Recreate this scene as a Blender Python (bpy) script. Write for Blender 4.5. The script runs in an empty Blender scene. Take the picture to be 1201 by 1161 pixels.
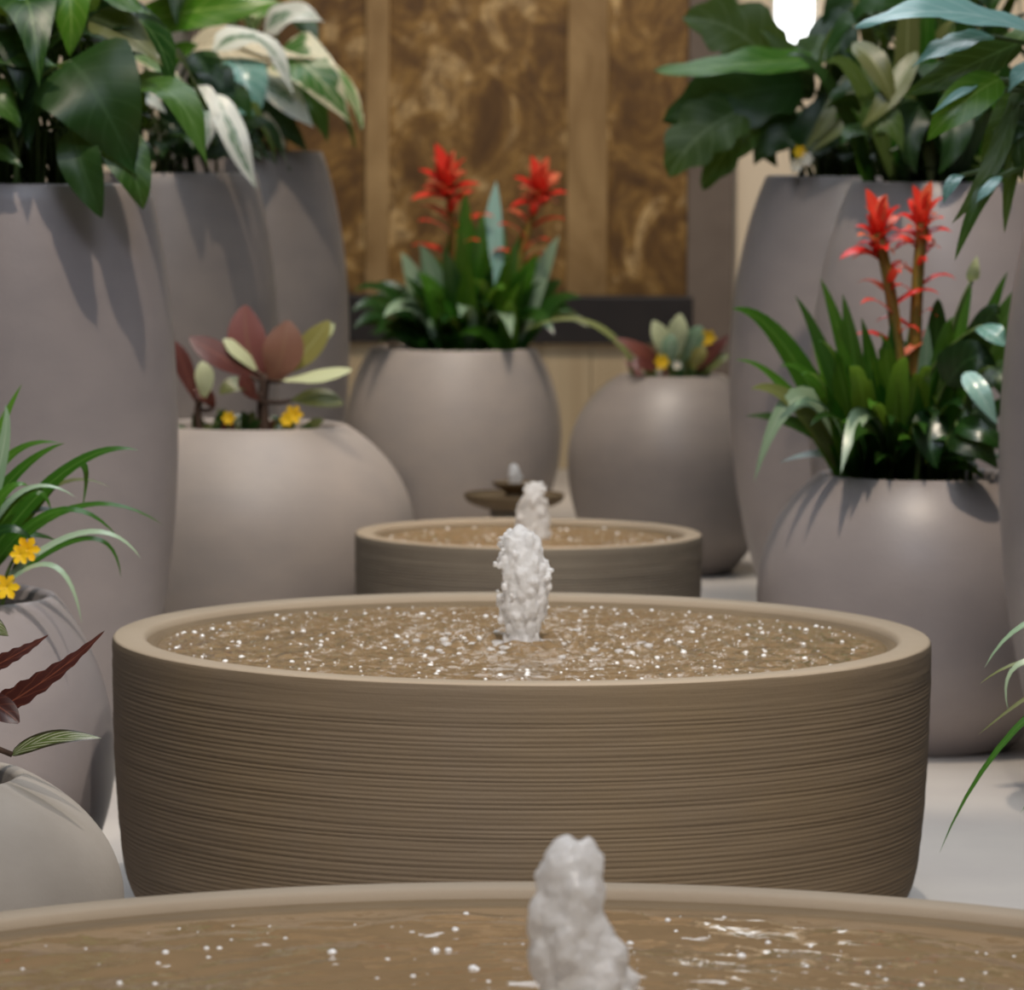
import bpy, bmesh, math, random
from mathutils import Vector, Matrix, noise

# ------------------------------------------------------------------ camera
scene = bpy.context.scene
col = scene.collection
F = 5000.0                      # focal length in pixels of the 1201 px wide frame
CAM_H = 1.06
PITCH = math.atan((580.5 - 177) / F)
ROLL = math.radians(0.35)
cd = bpy.data.cameras.new('camera')
cam = bpy.data.objects.new('camera', cd)
col.objects.link(cam)
scene.camera = cam
cd.sensor_width = 36.0
cd.lens = F / 1201 * 36.0
cd.clip_start = 0.05
cd.clip_end = 100
CAM_R = Matrix.Rotation(math.pi / 2 - PITCH, 3, 'X') @ Matrix.Rotation(ROLL, 3, 'Z')
cam.location = (0, 0, CAM_H)
cam.rotation_euler = CAM_R.to_euler()
cd.dof.use_dof = True
cd.dof.focus_distance = 4.6
cd.dof.aperture_fstop = 11.5

# ------------------------------------------------------------------ world and light
w = bpy.data.worlds.new('world')
scene.world = w
w.use_nodes = True
w.node_tree.nodes['Background'].inputs[0].default_value = (1.0, 0.96, 0.92, 1)
w.node_tree.nodes['Background'].inputs[1].default_value = 0.022


def area_light(name, loc, target, sx, sy, energy, color):
    l = bpy.data.lights.new(name, 'AREA')
    l.shape = 'RECTANGLE'
    l.size = sx
    l.size_y = sy
    l.energy = energy
    l.color = color
    o = bpy.data.objects.new(name, l)
    o.location = loc
    o.rotation_euler = (Vector(target) - Vector(loc)).to_track_quat('-Z', 'Y').to_euler()
    col.objects.link(o)
    return o


def spot_light(name, loc, target, energy, color, angle=60, r=0.05, blend=0.5):
    l = bpy.data.lights.new(name, 'SPOT')
    l.energy = energy
    l.color = color
    l.spot_size = math.radians(angle)
    l.spot_blend = blend
    l.shadow_soft_size = r
    o = bpy.data.objects.new(name, l)
    o.location = loc
    o.rotation_euler = (Vector(target) - Vector(loc)).to_track_quat('-Z', 'Y').to_euler()
    col.objects.link(o)
    return o


WARM = (1.0, 0.84, 0.66)
area_light('skylight', (0.1, 7.8, 4.2), (0.1, 7.8, 0), 1.4, 7.0, 120, (0.84, 0.92, 1.0))
area_light('shop_window', (0.3, 2.4, 4.6), (0.1, 7.0, 0.7), 2.0, 1.2, 75, (0.72, 0.81, 1.0))
for loc, target, e, ang in (
        ((-0.4, 5.9, 4.0), (-1.0, 7.3, 0.9), 270, 44),
        ((0.6, 6.4, 4.0), (0.9, 7.9, 0.8), 300, 44),
        ((0.3, 3.2, 3.8), (0.0, 5.72, 0.45), 390, 32),
        ((-0.8, 8.2, 4.0), (-0.8, 9.5, 0.9), 220, 44),
        ((0.1, 9.9, 4.0), (0.0, 11.3, 0.8), 290, 42),
        ((0.4, 11.4, 4.0), (0.55, 14.2, 1.2), 330, 70),
        ((0.4, 1.4, 3.6), (-0.15, 3.5, 0.45), 330, 56)):
    spot_light('track_spot', loc, target, e, WARM if loc[1] > 4 else (1.0, 0.91, 0.80), ang, 0.035)

scene.view_settings.view_transform = 'Standard'
scene.view_settings.look = 'None'
scene.view_settings.gamma = 1.0
scene.view_settings.use_curve_mapping = False
scene.view_settings.exposure = 0.0


# ------------------------------------------------------------------ helpers
def at(px, py, Y):
    """world point on the ray of a photograph pixel at world depth Y"""
    d = CAM_R @ Vector(((px - 600.5) / F, -(py - 580.5) / F, -1.0))
    t = Y / d.y
    return Vector((0, 0, CAM_H)) + d * t


def srgb(r, g, b):
    def c(v):
        v /= 255.0
        return v / 12.92 if v <= 0.04045 else ((v + 0.055) / 1.055) ** 2.4
    return (c(r), c(g), c(b), 1.0)


def tag(o, label=None, cat=None, group=None, kind=None):
    if label:
        o['label'] = label
    if cat:
        o['category'] = cat
    if group:
        o['group'] = group
    if kind:
        o['kind'] = kind
    return o


def empty(name, loc):
    o = bpy.data.objects.new(name, None)
    o.empty_display_size = 0.1
    o.location = loc
    col.objects.link(o)
    return o


def link_mesh(name, verts, faces, mat, parent=None, smooth=True, uvs=None, origin=None):
    """mesh given in world coordinates; child objects get coordinates local to their parent"""
    off = Vector((0, 0, 0))
    if parent is not None:
        off = world_loc(parent)
    vs = [tuple(Vector(v) - off) for v in verts]
    me = bpy.data.meshes.new(name)
    me.from_pydata(vs, [], faces)
    if uvs:
        uvl = me.uv_layers.new(name='UVMap')
        for lp in me.loops:
            uvl.data[lp.index].uv = uvs[lp.vertex_index]
    me.materials.append(mat)
    if smooth:
        me.shade_smooth()
    o = bpy.data.objects.new(name, me)
    col.objects.link(o)
    if parent is not None:
        o.parent = parent
    return o


def world_loc(o):
    p = Vector(o.location)
    while o.parent is not None:
        o = o.parent
        p = p + Vector(o.location)
    return p


# ------------------------------------------------------------------ materials
def new_mat(name):
    m = bpy.data.materials.new(name)
    m.use_nodes = True
    nt = m.node_tree
    b = nt.nodes['Principled BSDF']
    return m, nt, b


def N(nt, t, **kw):
    n = nt.nodes.new(t)
    for k, v in kw.items():
        if k in n.inputs:
            n.inputs[k].default_value = v
        else:
            setattr(n, k, v)
    return n


def math_node(nt, op, a, b=None):
    n = nt.nodes.new('ShaderNodeMath')
    n.operation = op
    for i, v in enumerate((a, b)):
        if v is None:
            continue
        if isinstance(v, (int, float)):
            n.inputs[i].default_value = v
        else:
            nt.links.new(v, n.inputs[i])
    return n.outputs[0]


def mix_col(nt, fac, a, b):
    n = nt.nodes.new('ShaderNodeMix')
    n.data_type = 'RGBA'
    for sock, v in ((n.inputs[0], fac), (n.inputs[6], a), (n.inputs[7], b)):
        if isinstance(v, (int, float)):
            sock.default_value = v
        elif isinstance(v, tuple):
            sock.default_value = v
        else:
            nt.links.new(v, sock)
    return n.outputs[2]


def ramp(nt, src, stops):
    n = nt.nodes.new('ShaderNodeValToRGB')
    while len(n.color_ramp.elements) < len(stops):
        n.color_ramp.elements.new(0.5)
    for e, (p, c) in zip(n.color_ramp.elements, stops):
        e.position = p
        e.color = c
    nt.links.new(src, n.inputs[0])
    return n.outputs[0]


def noise_node(nt, vec, scale, detail=3.0, rough=0.5, dist=0.0):
    n = nt.nodes.new('ShaderNodeTexNoise')
    n.inputs['Scale'].default_value = scale
    n.inputs['Detail'].default_value = detail
    n.inputs['Roughness'].default_value = rough
    n.inputs['Distortion'].default_value = dist
    if vec is not None:
        nt.links.new(vec, n.inputs['Vector'])
    return n.outputs['Fac']


def mapping(nt, vec, scale=(1, 1, 1), loc=(0, 0, 0)):
    n = nt.nodes.new('ShaderNodeMapping')
    n.inputs['Scale'].default_value = scale
    n.inputs['Location'].default_value = loc
    nt.links.new(vec, n.inputs['Vector'])
    return n.outputs[0]


def obj_coord(nt):
    return nt.nodes.new('ShaderNodeTexCoord').outputs['Object']


def bump(nt, b, height, strength, dist=0.01):
    n = nt.nodes.new('ShaderNodeBump')
    n.inputs['Strength'].default_value = strength
    n.inputs['Distance'].default_value = dist
    nt.links.new(height, n.inputs['Height'])
    nt.links.new(n.outputs[0], b.inputs['Normal'])


def pot_mat(name, c1, c2, rough=0.5):
    m, nt, b = new_mat(name)
    oc = obj_coord(nt)
    n1 = noise_node(nt, mapping(nt, oc, (3, 3, 5)), 2.0, 4, 0.55)
    n2 = noise_node(nt, oc, 160.0, 2, 0.6)
    c = mix_col(nt, ramp(nt, n1, [(0.35, (0, 0, 0, 1)), (0.65, (1, 1, 1, 1))]), c1, c2)
    nt.links.new(c, b.inputs['Base Color'])
    b.inputs['Roughness'].default_value = rough
    b.inputs['Specular IOR Level'].default_value = 0.45
    bump(nt, b, n2, 0.12, 0.003)
    return m


def stone_mat(name, c1, c2, c3, strata=True):
    m, nt, b = new_mat(name)
    oc = obj_coord(nt)
    n1 = noise_node(nt, oc, 2.4, 5, 0.6)
    n2 = noise_node(nt, mapping(nt, oc, (5, 5, 190)), 1.0, 3, 0.6)
    n3 = noise_node(nt, oc, 140.0, 3, 0.7)
    c = mix_col(nt, ramp(nt, n1, [(0.35, (0, 0, 0, 1)), (0.68, (1, 1, 1, 1))]), c1, c2)
    if strata:
        c = mix_col(nt, ramp(nt, n2, [(0.42, (0, 0, 0, 1)), (0.75, (0.4, 0.4, 0.4, 1))]), c, c3)
    nt.links.new(c, b.inputs['Base Color'])
    b.inputs['Roughness'].default_value = 0.72
    b.inputs['Specular IOR Level'].default_value = 0.3
    hgt = math_node(nt, 'ADD', math_node(nt, 'MULTIPLY', n2, 1.2 if strata else 0.1), math_node(nt, 'MULTIPLY', n3, 0.5))
    bump(nt, b, hgt, 0.25, 0.004)
    return m


def leaf_mat(name, c1, c2, vein, rough=0.3, trans=0.22, edge=None, edge_at=0.3, veins=9.0, vein_amt=0.45, spec=0.5, edge_noise=7.0, stripes=None, trans_col=None):
    m, nt, b = new_mat(name)
    uvn = nt.nodes.new('ShaderNodeUVMap')
    sep = nt.nodes.new('ShaderNodeSeparateXYZ')
    nt.links.new(uvn.outputs[0], sep.inputs[0])
    u, v = sep.outputs[0], sep.outputs[1]
    a = math_node(nt, 'ABSOLUTE', math_node(nt, 'SUBTRACT', u, 0.5))
    oc = obj_coord(nt)
    nz = noise_node(nt, oc, 9.0, 3, 0.55)
    inf = nt.nodes.new('ShaderNodeObjectInfo')
    mixf = math_node(nt, 'ADD', math_node(nt, 'MULTIPLY', nz, 0.9), math_node(nt, 'MULTIPLY', math_node(nt, 'SUBTRACT', inf.outputs['Random'], 0.6), 0.9))
    mixf = ramp(nt, mixf, [(0.15, (0, 0, 0, 1)), (0.75, (1, 1, 1, 1))])
    c = mix_col(nt, mixf, c1, c2)
    if veins:
        ph = math_node(nt, 'SUBTRACT', math_node(nt, 'MULTIPLY', v, veins), math_node(nt, 'MULTIPLY', a, veins * 0.45))
        s = math_node(nt, 'SINE', math_node(nt, 'MULTIPLY', ph, 6.2832))
        vm = ramp(nt, s, [(0.82, (0, 0, 0, 1)), (1.0, (vein_amt, vein_amt, vein_amt, 1))])
        c = mix_col(nt, vm, c, vein)
    if stripes:
        ph = math_node(nt, 'SUBTRACT', math_node(nt, 'MULTIPLY', v, 5.0), math_node(nt, 'MULTIPLY', a, 6.0))
        s = math_node(nt, 'SINE', math_node(nt, 'MULTIPLY', ph, 6.2832))
        vm = ramp(nt, s, [(0.35, (0, 0, 0, 1)), (0.7, (1, 1, 1, 1))])
        c = mix_col(nt, vm, c, stripes)
    if edge:
        en = noise_node(nt, oc, edge_noise * 2, 3, 0.6)
        e = math_node(nt, 'ADD', a, math_node(nt, 'MULTIPLY', math_node(nt, 'SUBTRACT', en, 0.5), 0.75))
        em = ramp(nt, e, [(max(edge_at - 0.02, 0), (0, 0, 0, 1)), (edge_at + 0.03, (1, 1, 1, 1))])
        c = mix_col(nt, em, c, edge)
    rib = ramp(nt, a, [(0.012, (0.75, 0.75, 0.75, 1)), (0.04, (0, 0, 0, 1))])
    c = mix_col(nt, rib, c, vein)
    nt.links.new(c, b.inputs['Base Color'])
    b.inputs['Roughness'].default_value = rough
    b.inputs['Specular IOR Level'].default_value = spec
    hg = math_node(nt, 'ADD', math_node(nt, 'MULTIPLY', nz, 0.6), math_node(nt, 'MULTIPLY', a, -0.4))
    bump(nt, b, hg, 0.3, 0.01)
    if trans > 0:
        t = nt.nodes.new('ShaderNodeBsdfTranslucent')
        tc = mix_col(nt, 0.5, c, trans_col or (0.35, 0.5, 0.05, 1))
        nt.links.new(tc, t.inputs[0])
        mx = nt.nodes.new('ShaderNodeMixShader')
        mx.inputs[0].default_value = trans
        nt.links.new(b.outputs[0], mx.inputs[1])
        nt.links.new(t.outputs[0], mx.inputs[2])
        nt.links.new(mx.outputs[0], nt.nodes['Material Output'].inputs[0])
    return m


def plain_mat(name, c, rough=0.6, c2=None, scale=12.0, spec=0.4):
    m, nt, b = new_mat(name)
    nz = noise_node(nt, obj_coord(nt), scale, 4, 0.6)
    cc = mix_col(nt, ramp(nt, nz, [(0.35, (0, 0, 0, 1)), (0.65, (1, 1, 1, 1))]), c, c2 or c)
    nt.links.new(cc, b.inputs['Base Color'])
    b.inputs['Roughness'].default_value = rough
    b.inputs['Specular IOR Level'].default_value = spec
    return m


M = {}
M['pot'] = pot_mat('grey_mauve_composite', srgb(149, 140, 138), srgb(158, 148, 145), 0.40)
M['pot_dark'] = pot_mat('dark_grey_composite', srgb(128, 119, 114), srgb(138, 128, 121), 0.45)
M['pot_light'] = pot_mat('pale_grey_composite', srgb(157, 147, 140), srgb(167, 155, 146), 0.5)
M['pot_cement'] = pot_mat('rough_cement', srgb(158, 148, 136), srgb(168, 158, 146), 0.75)
M['stone'] = stone_mat('brown_striated_stone', srgb(116, 102, 86), srgb(120, 103, 80), srgb(98, 84, 66))
M['stone_rim'] = stone_mat('smooth_brown_stone', srgb(160, 143, 121), srgb(170, 153, 131), srgb(150, 130, 105), False)
M['stone_grey'] = stone_mat('grey_brown_stone', srgb(112, 103, 91), srgb(124, 116, 103), srgb(92, 82, 72))
M['stone_dark'] = stone_mat('wet_brown_stone', srgb(110, 92, 68), srgb(128, 108, 80), srgb(90, 74, 52))
M['basin'] = plain_mat('silty_basin_floor', srgb(176, 153, 122), 0.8, srgb(160, 136, 104), 6)
M['soil'] = plain_mat('dark_soil', srgb(38, 31, 26), 0.95, srgb(58, 48, 38), 60)
M['stem'] = plain_mat('green_stem', srgb(84, 106, 46), 0.5, srgb(66, 84, 38), 10)
M['woody'] = plain_mat('brown_stem', srgb(60, 44, 36), 0.7, srgb(80, 60, 46), 20)
M['cream_stem'] = plain_mat('cream_stem', srgb(205, 198, 160), 0.5, srgb(170, 170, 120), 10)
M['nozzle'] = plain_mat('dark_nozzle_metal', srgb(60, 58, 52), 0.35)

M['philo'] = leaf_mat('deep_green_leaf', srgb(30, 66, 22), srgb(60, 98, 34), srgb(98, 128, 74), 0.36, 0.28, veins=7, spec=0.4)
M['philo_dull'] = leaf_mat('dull_green_leaf', srgb(52, 78, 32), srgb(84, 106, 52), srgb(112, 130, 90), 0.45, 0.3, veins=6, spec=0.35)
M['philo_bright'] = leaf_mat('bright_green_leaf', srgb(70, 122, 24), srgb(96, 142, 34), srgb(140, 170, 80), 0.35, 0.3, veins=7)
M['philo_dark'] = leaf_mat('blackish_green_leaf', srgb(18, 44, 16), srgb(32, 62, 22), srgb(52, 80, 44), 0.4, 0.16, veins=7, spec=0.32)
M['sky_sheen_green'] = leaf_mat('blue_green_sheen_leaf', srgb(112, 158, 146), srgb(150, 192, 180), srgb(190, 214, 204), 0.25, 0.15, veins=7)  # skylight reflection on the leaves is painted in as pale cyan
M['varieg'] = leaf_mat('cream_edged_leaf', srgb(70, 112, 50), srgb(104, 140, 78), srgb(190, 194, 150), 0.35, 0.2, edge=srgb(224, 216, 180), edge_at=0.36, veins=8)
M['white_leaf'] = leaf_mat('white_variegated_leaf', srgb(84, 118, 84), srgb(120, 148, 120), srgb(215, 218, 200), 0.35, 0.15, edge=srgb(222, 222, 208), edge_at=0.1, veins=6, trans_col=(0.8, 0.8, 0.6, 1))
M['cream_leaf'] = leaf_mat('cream_leaf', srgb(216, 202, 168), srgb(226, 214, 182), srgb(170, 150, 110), 0.45, 0.15, veins=8, vein_amt=0.6, trans_col=(0.8, 0.75, 0.5, 1))
M['strap'] = leaf_mat('strap_green_leaf', srgb(38, 88, 22), srgb(78, 130, 38), srgb(104, 146, 66), 0.28, 0.28, veins=0)
M['strap_dark'] = leaf_mat('dark_strap_leaf', srgb(22, 54, 18), srgb(44, 80, 28), srgb(66, 100, 50), 0.28, 0.12, veins=0)
M['strap_pale'] = leaf_mat('pale_strap_leaf', srgb(122, 150, 120), srgb(160, 180, 150), srgb(190, 204, 180), 0.3, 0.15, veins=0)
M['olive'] = leaf_mat('olive_leaf', srgb(92, 96, 54), srgb(116, 122, 72), srgb(140, 144, 100), 0.4, 0.2, veins=0)
M['paddle_red'] = leaf_mat('dusky_red_leaf', srgb(128, 76, 70), srgb(132, 92, 72), srgb(140, 104, 78), 0.5, 0.15, veins=0, trans_col=(0.6, 0.2, 0.12, 1))
M['maroon'] = leaf_mat('maroon_leaf', srgb(92, 48, 42), srgb(112, 62, 50), srgb(140, 84, 70), 0.4, 0.12, veins=0, trans_col=(0.5, 0.12, 0.05, 1))
M['begonia'] = leaf_mat('dark_red_begonia_leaf', srgb(56, 26, 24), srgb(84, 40, 30), srgb(130, 74, 54), 0.4, 0.15, veins=6, vein_amt=0.3, trans_col=(0.6, 0.15, 0.05, 1))
M['pale_edge'] = leaf_mat('pale_green_leaf', srgb(184, 190, 140), srgb(204, 208, 166), srgb(214, 216, 180), 0.45, 0.2, veins=0)
M['yellow_olive'] = leaf_mat('yellow_olive_leaf', srgb(140, 132, 70), srgb(158, 150, 84), srgb(190, 184, 130), 0.45, 0.2, veins=0)
M['striped'] = leaf_mat('striped_calathea_leaf', srgb(60, 72, 36), srgb(84, 96, 50), srgb(90, 110, 60), 0.35, 0.15, veins=0, stripes=srgb(168, 168, 142), edge=srgb(46, 40, 32), edge_at=0.44, edge_noise=3)
M['bract'] = leaf_mat('red_bract', srgb(214, 34, 26), srgb(228, 70, 50), srgb(236, 110, 90), 0.35, 0.25, veins=0, trans_col=(0.9, 0.1, 0.05, 1))
M['bract_orange'] = leaf_mat('orange_bract', srgb(214, 84, 50), srgb(226, 120, 84), srgb(230, 160, 120), 0.4, 0.25, veins=0, trans_col=(0.9, 0.3, 0.1, 1))
M['spike'] = plain_mat('spike_stalk', srgb(120, 116, 44), 0.5, srgb(150, 106, 46), 18)
M['yellow'] = plain_mat('yellow_petal', srgb(238, 200, 24), 0.5, srgb(230, 174, 12), 30)
M['white_petal'] = plain_mat('white_petal', srgb(232, 228, 214), 0.5, srgb(222, 210, 180), 30)

# water: clear, faintly tinted, mirror-like by Fresnel
def water_mat(name, tint, bump_scale, bump_amt):
    m, nt, b = new_mat(name)
    nt.nodes.remove(b)
    tr = nt.nodes.new('ShaderNodeBsdfTransparent')
    tr.inputs[0].default_value = tint
    gl = nt.nodes.new('ShaderNodeBsdfGlossy')
    gl.inputs['Roughness'].default_value = 0.04
    fr = nt.nodes.new('ShaderNodeFresnel')
    fr.inputs['IOR'].default_value = 1.33
    bp = nt.nodes.new('ShaderNodeBump')
    bp.inputs['Strength'].default_value = bump_amt
    bp.inputs['Distance'].default_value = 0.004
    nz = noise_node(nt, obj_coord(nt), bump_scale, 2, 0.5)
    nt.links.new(nz, bp.inputs['Height'])
    nt.links.new(bp.outputs[0], gl.inputs['Normal'])
    nt.links.new(bp.outputs[0], fr.inputs['Normal'])
    mx = nt.nodes.new('ShaderNodeMixShader')
    df = nt.nodes.new('ShaderNodeBsdfDiffuse')
    df.inputs[0].default_value = srgb(172, 145, 110)
    tm = nt.nodes.new('ShaderNodeMixShader')
    tm.inputs[0].default_value = 0.45
    nt.links.new(tr.outputs[0], tm.inputs[1])
    nt.links.new(df.outputs[0], tm.inputs[2])
    nt.links.new(fr.outputs[0], mx.inputs[0])
    nt.links.new(tm.outputs[0], mx.inputs[1])
    nt.links.new(gl.outputs[0], mx.inputs[2])
    nt.links.new(mx.outputs[0], nt.nodes['Material Output'].inputs[0])
    return m


M['water'] = water_mat('rippled_water', (0.94, 0.89, 0.80, 1), 70, 0.9)
M['water_calm'] = water_mat('calm_water', (0.94, 0.88, 0.78, 1), 30, 0.35)
m, nt, b = new_mat('white_foaming_water')
b.inputs['Base Color'].default_value = (0.96, 0.955, 0.95, 1)
b.inputs['Roughness'].default_value = 0.08
b.inputs['IOR'].default_value = 1.4
b.inputs['Transmission Weight'].default_value = 0.2
nz = noise_node(nt, mapping(nt, obj_coord(nt), (1, 1, 0.45)), 130, 3, 0.65)
bump(nt, b, nz, 0.5, 0.004)
tl = nt.nodes.new('ShaderNodeBsdfTranslucent')
tl.inputs[0].default_value = (0.98, 0.97, 0.96, 1)
mx = nt.nodes.new('ShaderNodeMixShader')
mx.inputs[0].default_value = 0.5
nt.links.new(b.outputs[0], mx.inputs[1])
nt.links.new(tl.outputs[0], mx.inputs[2])
nt.links.new(mx.outputs[0], nt.nodes['Material Output'].inputs[0])
M['foam'] = m
m, nt, b = new_mat('white_glint_bubble')  # white stands for bubbles and for light glinting off ripples
b.inputs['Base Color'].default_value = (0.96, 0.95, 0.93, 1)
b.inputs['Roughness'].default_value = 0.12
b.inputs['IOR'].default_value = 1.5
b.inputs['Transmission Weight'].default_value = 0.1
M['bubble'] = m

# setting materials
M['floor'] = plain_mat('pale_stone_floor', srgb(184, 178, 173), 0.45, srgb(194, 188, 181), 3)
M['cream'] = plain_mat('cream_plaster', srgb(230, 214, 188), 0.8, srgb(234, 219, 195), 2)
M['post'] = plain_mat('grey_brown_post', srgb(104, 92, 82), 0.6, srgb(112, 100, 90), 8)
M['black'] = plain_mat('black_ledge', srgb(34, 30, 29), 0.4, srgb(40, 35, 33), 8)
m, nt, b = new_mat('gold_brown_marble')
oc = obj_coord(nt)
n1 = noise_node(nt, mapping(nt, oc, (1.0, 1.0, 0.8)), 4.2, 7, 0.68, 1.4)
n2 = noise_node(nt, mapping(nt, oc, (1.3, 1, 1), (3, 0, 1)), 9.0, 6, 0.7, 2.0)
c = ramp(nt, n1, [(0.32, srgb(72, 46, 14)), (0.46, srgb(114, 82, 34)), (0.55, srgb(154, 118, 60)), (0.62, srgb(208, 176, 122)), (0.75, srgb(126, 94, 46))])
c = mix_col(nt, ramp(nt, n2, [(0.42, (0, 0, 0, 1)), (0.62, (0.7, 0.7, 0.7, 1))]), c, srgb(92, 64, 30))
nt.links.new(c, b.inputs['Base Color'])
b.inputs['Roughness'].default_value = 0.4
b.inputs['Metallic'].default_value = 0.15
M['marble'] = m
m, nt, b = new_mat('pale_gold_strip')
n1 = noise_node(nt, mapping(nt, obj_coord(nt), (1, 1, 0.5)), 5, 5, 0.6, 0.6)
c = ramp(nt, n1, [(0.3, srgb(120, 90, 44)), (0.7, srgb(170, 140, 94))])
nt.links.new(c, b.inputs['Base Color'])
b.inputs['Roughness'].default_value = 0.45
M['strip'] = m
m, nt, b = new_mat('travertine_cladding')
n1 = noise_node(nt, mapping(nt, obj_coord(nt), (14, 1, 0.6)), 1.5, 4, 0.6)
c = ramp(nt, n1, [(0.3, srgb(170, 150, 118)), (0.7, srgb(190, 172, 140))])
nt.links.new(c, b.inputs['Base Color'])
b.inputs['Roughness'].default_value = 0.6
M['travertine'] = m
m, nt, b = new_mat('daylit_window_glass')
b.inputs['Base Color'].default_value = (0.8, 0.85, 0.9, 1)
b.inputs['Emission Color'].default_value = (0.95, 0.98, 1, 1)
b.inputs['Emission Strength'].default_value = 2.6
M['pane'] = m
M['frame'] = plain_mat('white_window_frame', srgb(222, 220, 214), 0.5)


# ------------------------------------------------------------------ structure
def box(name, x0, x1, y0, y1, z0, z1, mat, parent=None, bev=0.0):
    bm = bmesh.new()
    off = world_loc(parent) if parent else Vector((0, 0, 0))
    vs = [bm.verts.new(Vector((x, y, z)) - off) for x in (x0, x1) for y in (y0, y1) for z in (z0, z1)]
    for f in ((0, 1, 3, 2), (4, 6, 7, 5), (0, 4, 5, 1), (2, 3, 7, 6), (0, 2, 6, 4), (1, 5, 7, 3)):
        bm.faces.new([vs[i] for i in f])
    bmesh.ops.recalc_face_normals(bm, faces=bm.faces)
    if bev:
        bmesh.ops.bevel(bm, geom=bm.edges[:], offset=bev, segments=2, profile=0.6, affect='EDGES')
    me = bpy.data.meshes.new(name)
    bm.to_mesh(me)
    bm.free()
    me.materials.append(mat)
    o = bpy.data.objects.new(name, me)
    col.objects.link(o)
    if parent:
        o.parent = parent
    return o


WY = 14.4                                     # back wall depth
tag(box('floor', -7, 7, -4, WY + 0.3, -0.1, 0.0, M['floor']), 'pale smooth stone floor under the planters and fountains', 'floor', kind='structure')
zt = 3.2


def bx(px):
    return at(px, 300, WY - 0.12).x


def bz(py, y=WY - 0.12):
    return at(600, py, y).z


# back wall with a window opening: built of four pieces in one wall mesh
wx0, wx1, wz0, wz1 = at(903, 100, WY).x, at(962, 100, WY).x, at(900, 70, WY).z, 2.6
bm = bmesh.new()
for (x0, x1, z0, z1) in ((-7, wx0, 0, zt), (wx1, 7, 0, zt), (wx0, wx1, 0, wz0), (wx0, wx1, wz1, zt)):
    r = bmesh.ops.create_cube(bm, size=1)
    for v in r['verts']:
        v.co = Vector(((x0 + x1) / 2 + v.co.x * (x1 - x0), WY + 0.1 + v.co.y * 0.2, (z0 + z1) / 2 + v.co.z * (z1 - z0)))
me = bpy.data.meshes.new('wall_back')
bm.to_mesh(me)
bm.free()
me.materials.append(M['cream'])
wall = bpy.data.objects.new('wall_back', me)
col.objects.link(wall)
tag(wall, 'cream plaster wall behind the planters and the gold marble panel', 'wall', kind='structure')
win = empty('window_1', ((wx0 + wx1) / 2, WY + 0.1, wz0))
tag(win, 'bright daylit window in the cream wall beside the grey post', 'window', kind='structure')
box('pane', wx0, wx1, WY + 0.10, WY + 0.12, wz0, wz1, M['pane'], win)
for (x0, x1, z0, z1) in ((wx0 - 0.001, wx0 + 0.02, wz0, wz1), (wx1 - 0.02, wx1 + 0.001, wz0, wz1), (wx0, wx1, wz0 - 0.001, wz0 + 0.03), (wx0, wx1, wz1 - 0.03, wz1 + 0.001)):
    box('window_frame', x0, x1, WY + 0.06, WY + 0.16, z0, z1, M['frame'], win)

# feature wall: travertine base, black ledge, marble slabs with pale strips, grey posts
fw = empty('trim_1', (bx(595), WY, 0))
tag(fw, 'gold brown marble feature panel with pale strips, black ledge and stone base', 'wall panel', kind='structure')
zl0, zl1 = bz(401), bz(346)
xl, xr = bx(385), bx(805)
box('black_ledge', xl - 0.3, xr + 0.02, WY - 0.22, WY + 0.01, zl0, zl1, M['black'], fw, 0.004)['label'] = 'black ledge under the marble'
xs = [xl - 0.3, bx(428), bx(456), bx(664), bx(712), xr + 0.01]
for i in range(5):
    if i % 2 == 0:
        box('marble_slab', xs[i], xs[i + 1], WY - 0.10, WY + 0.01, zl1, zt, M['marble'], fw, 0.003)
    else:
        box('marble_strip', xs[i], xs[i + 1], WY - 0.12, WY + 0.01, zl1, zt, M['strip'], fw, 0.003)
xb0 = xl - 0.3
nb = 9
for i in range(nb):
    a0 = xb0 + (xr + 0.02 - xb0) * i / nb
    a1 = xb0 + (xr + 0.02 - xb0) * (i + 1) / nb
    box('base_panel', a0 + 0.001, a1 - 0.001, WY - 0.18, WY + 0.01, 0, zl0, M['travertine'], fw, 0.003)
tag(box('trim_2', xr, bx(858), WY - 0.2, WY + 0.01, 0, zt, M['post'], None, 0.004), 'grey brown upright post between the marble panel and the window', 'post', kind='structure')
tag(box('trim_3', xl - 0.45, xl - 0.3, WY - 0.2, WY + 0.01, 0, zt, M['post'], None, 0.004), 'grey brown upright post behind the cream edged plant', 'post', kind='structure')


# ------------------------------------------------------------------ lathe
def smooth_profile(pts, n=6):
    out = []
    P = [Vector(p) for p in pts]
    for i in range(len(P) - 1):
        p0 = P[max(i - 1, 0)]
        p1, p2 = P[i], P[i + 1]
        p3 = P[min(i + 2, len(P) - 1)]
        for k in range(n):
            t = k / n
            out.append(0.5 * ((2 * p1) + (-p0 + p2) * t + (2 * p0 - 5 * p1 + 4 * p2 - p3) * t * t + (-p0 + 3 * p1 - 3 * p2 + p3) * t ** 3))
    out.append(P[-1])
    return [(v.x, v.y) for v in out]


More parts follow.
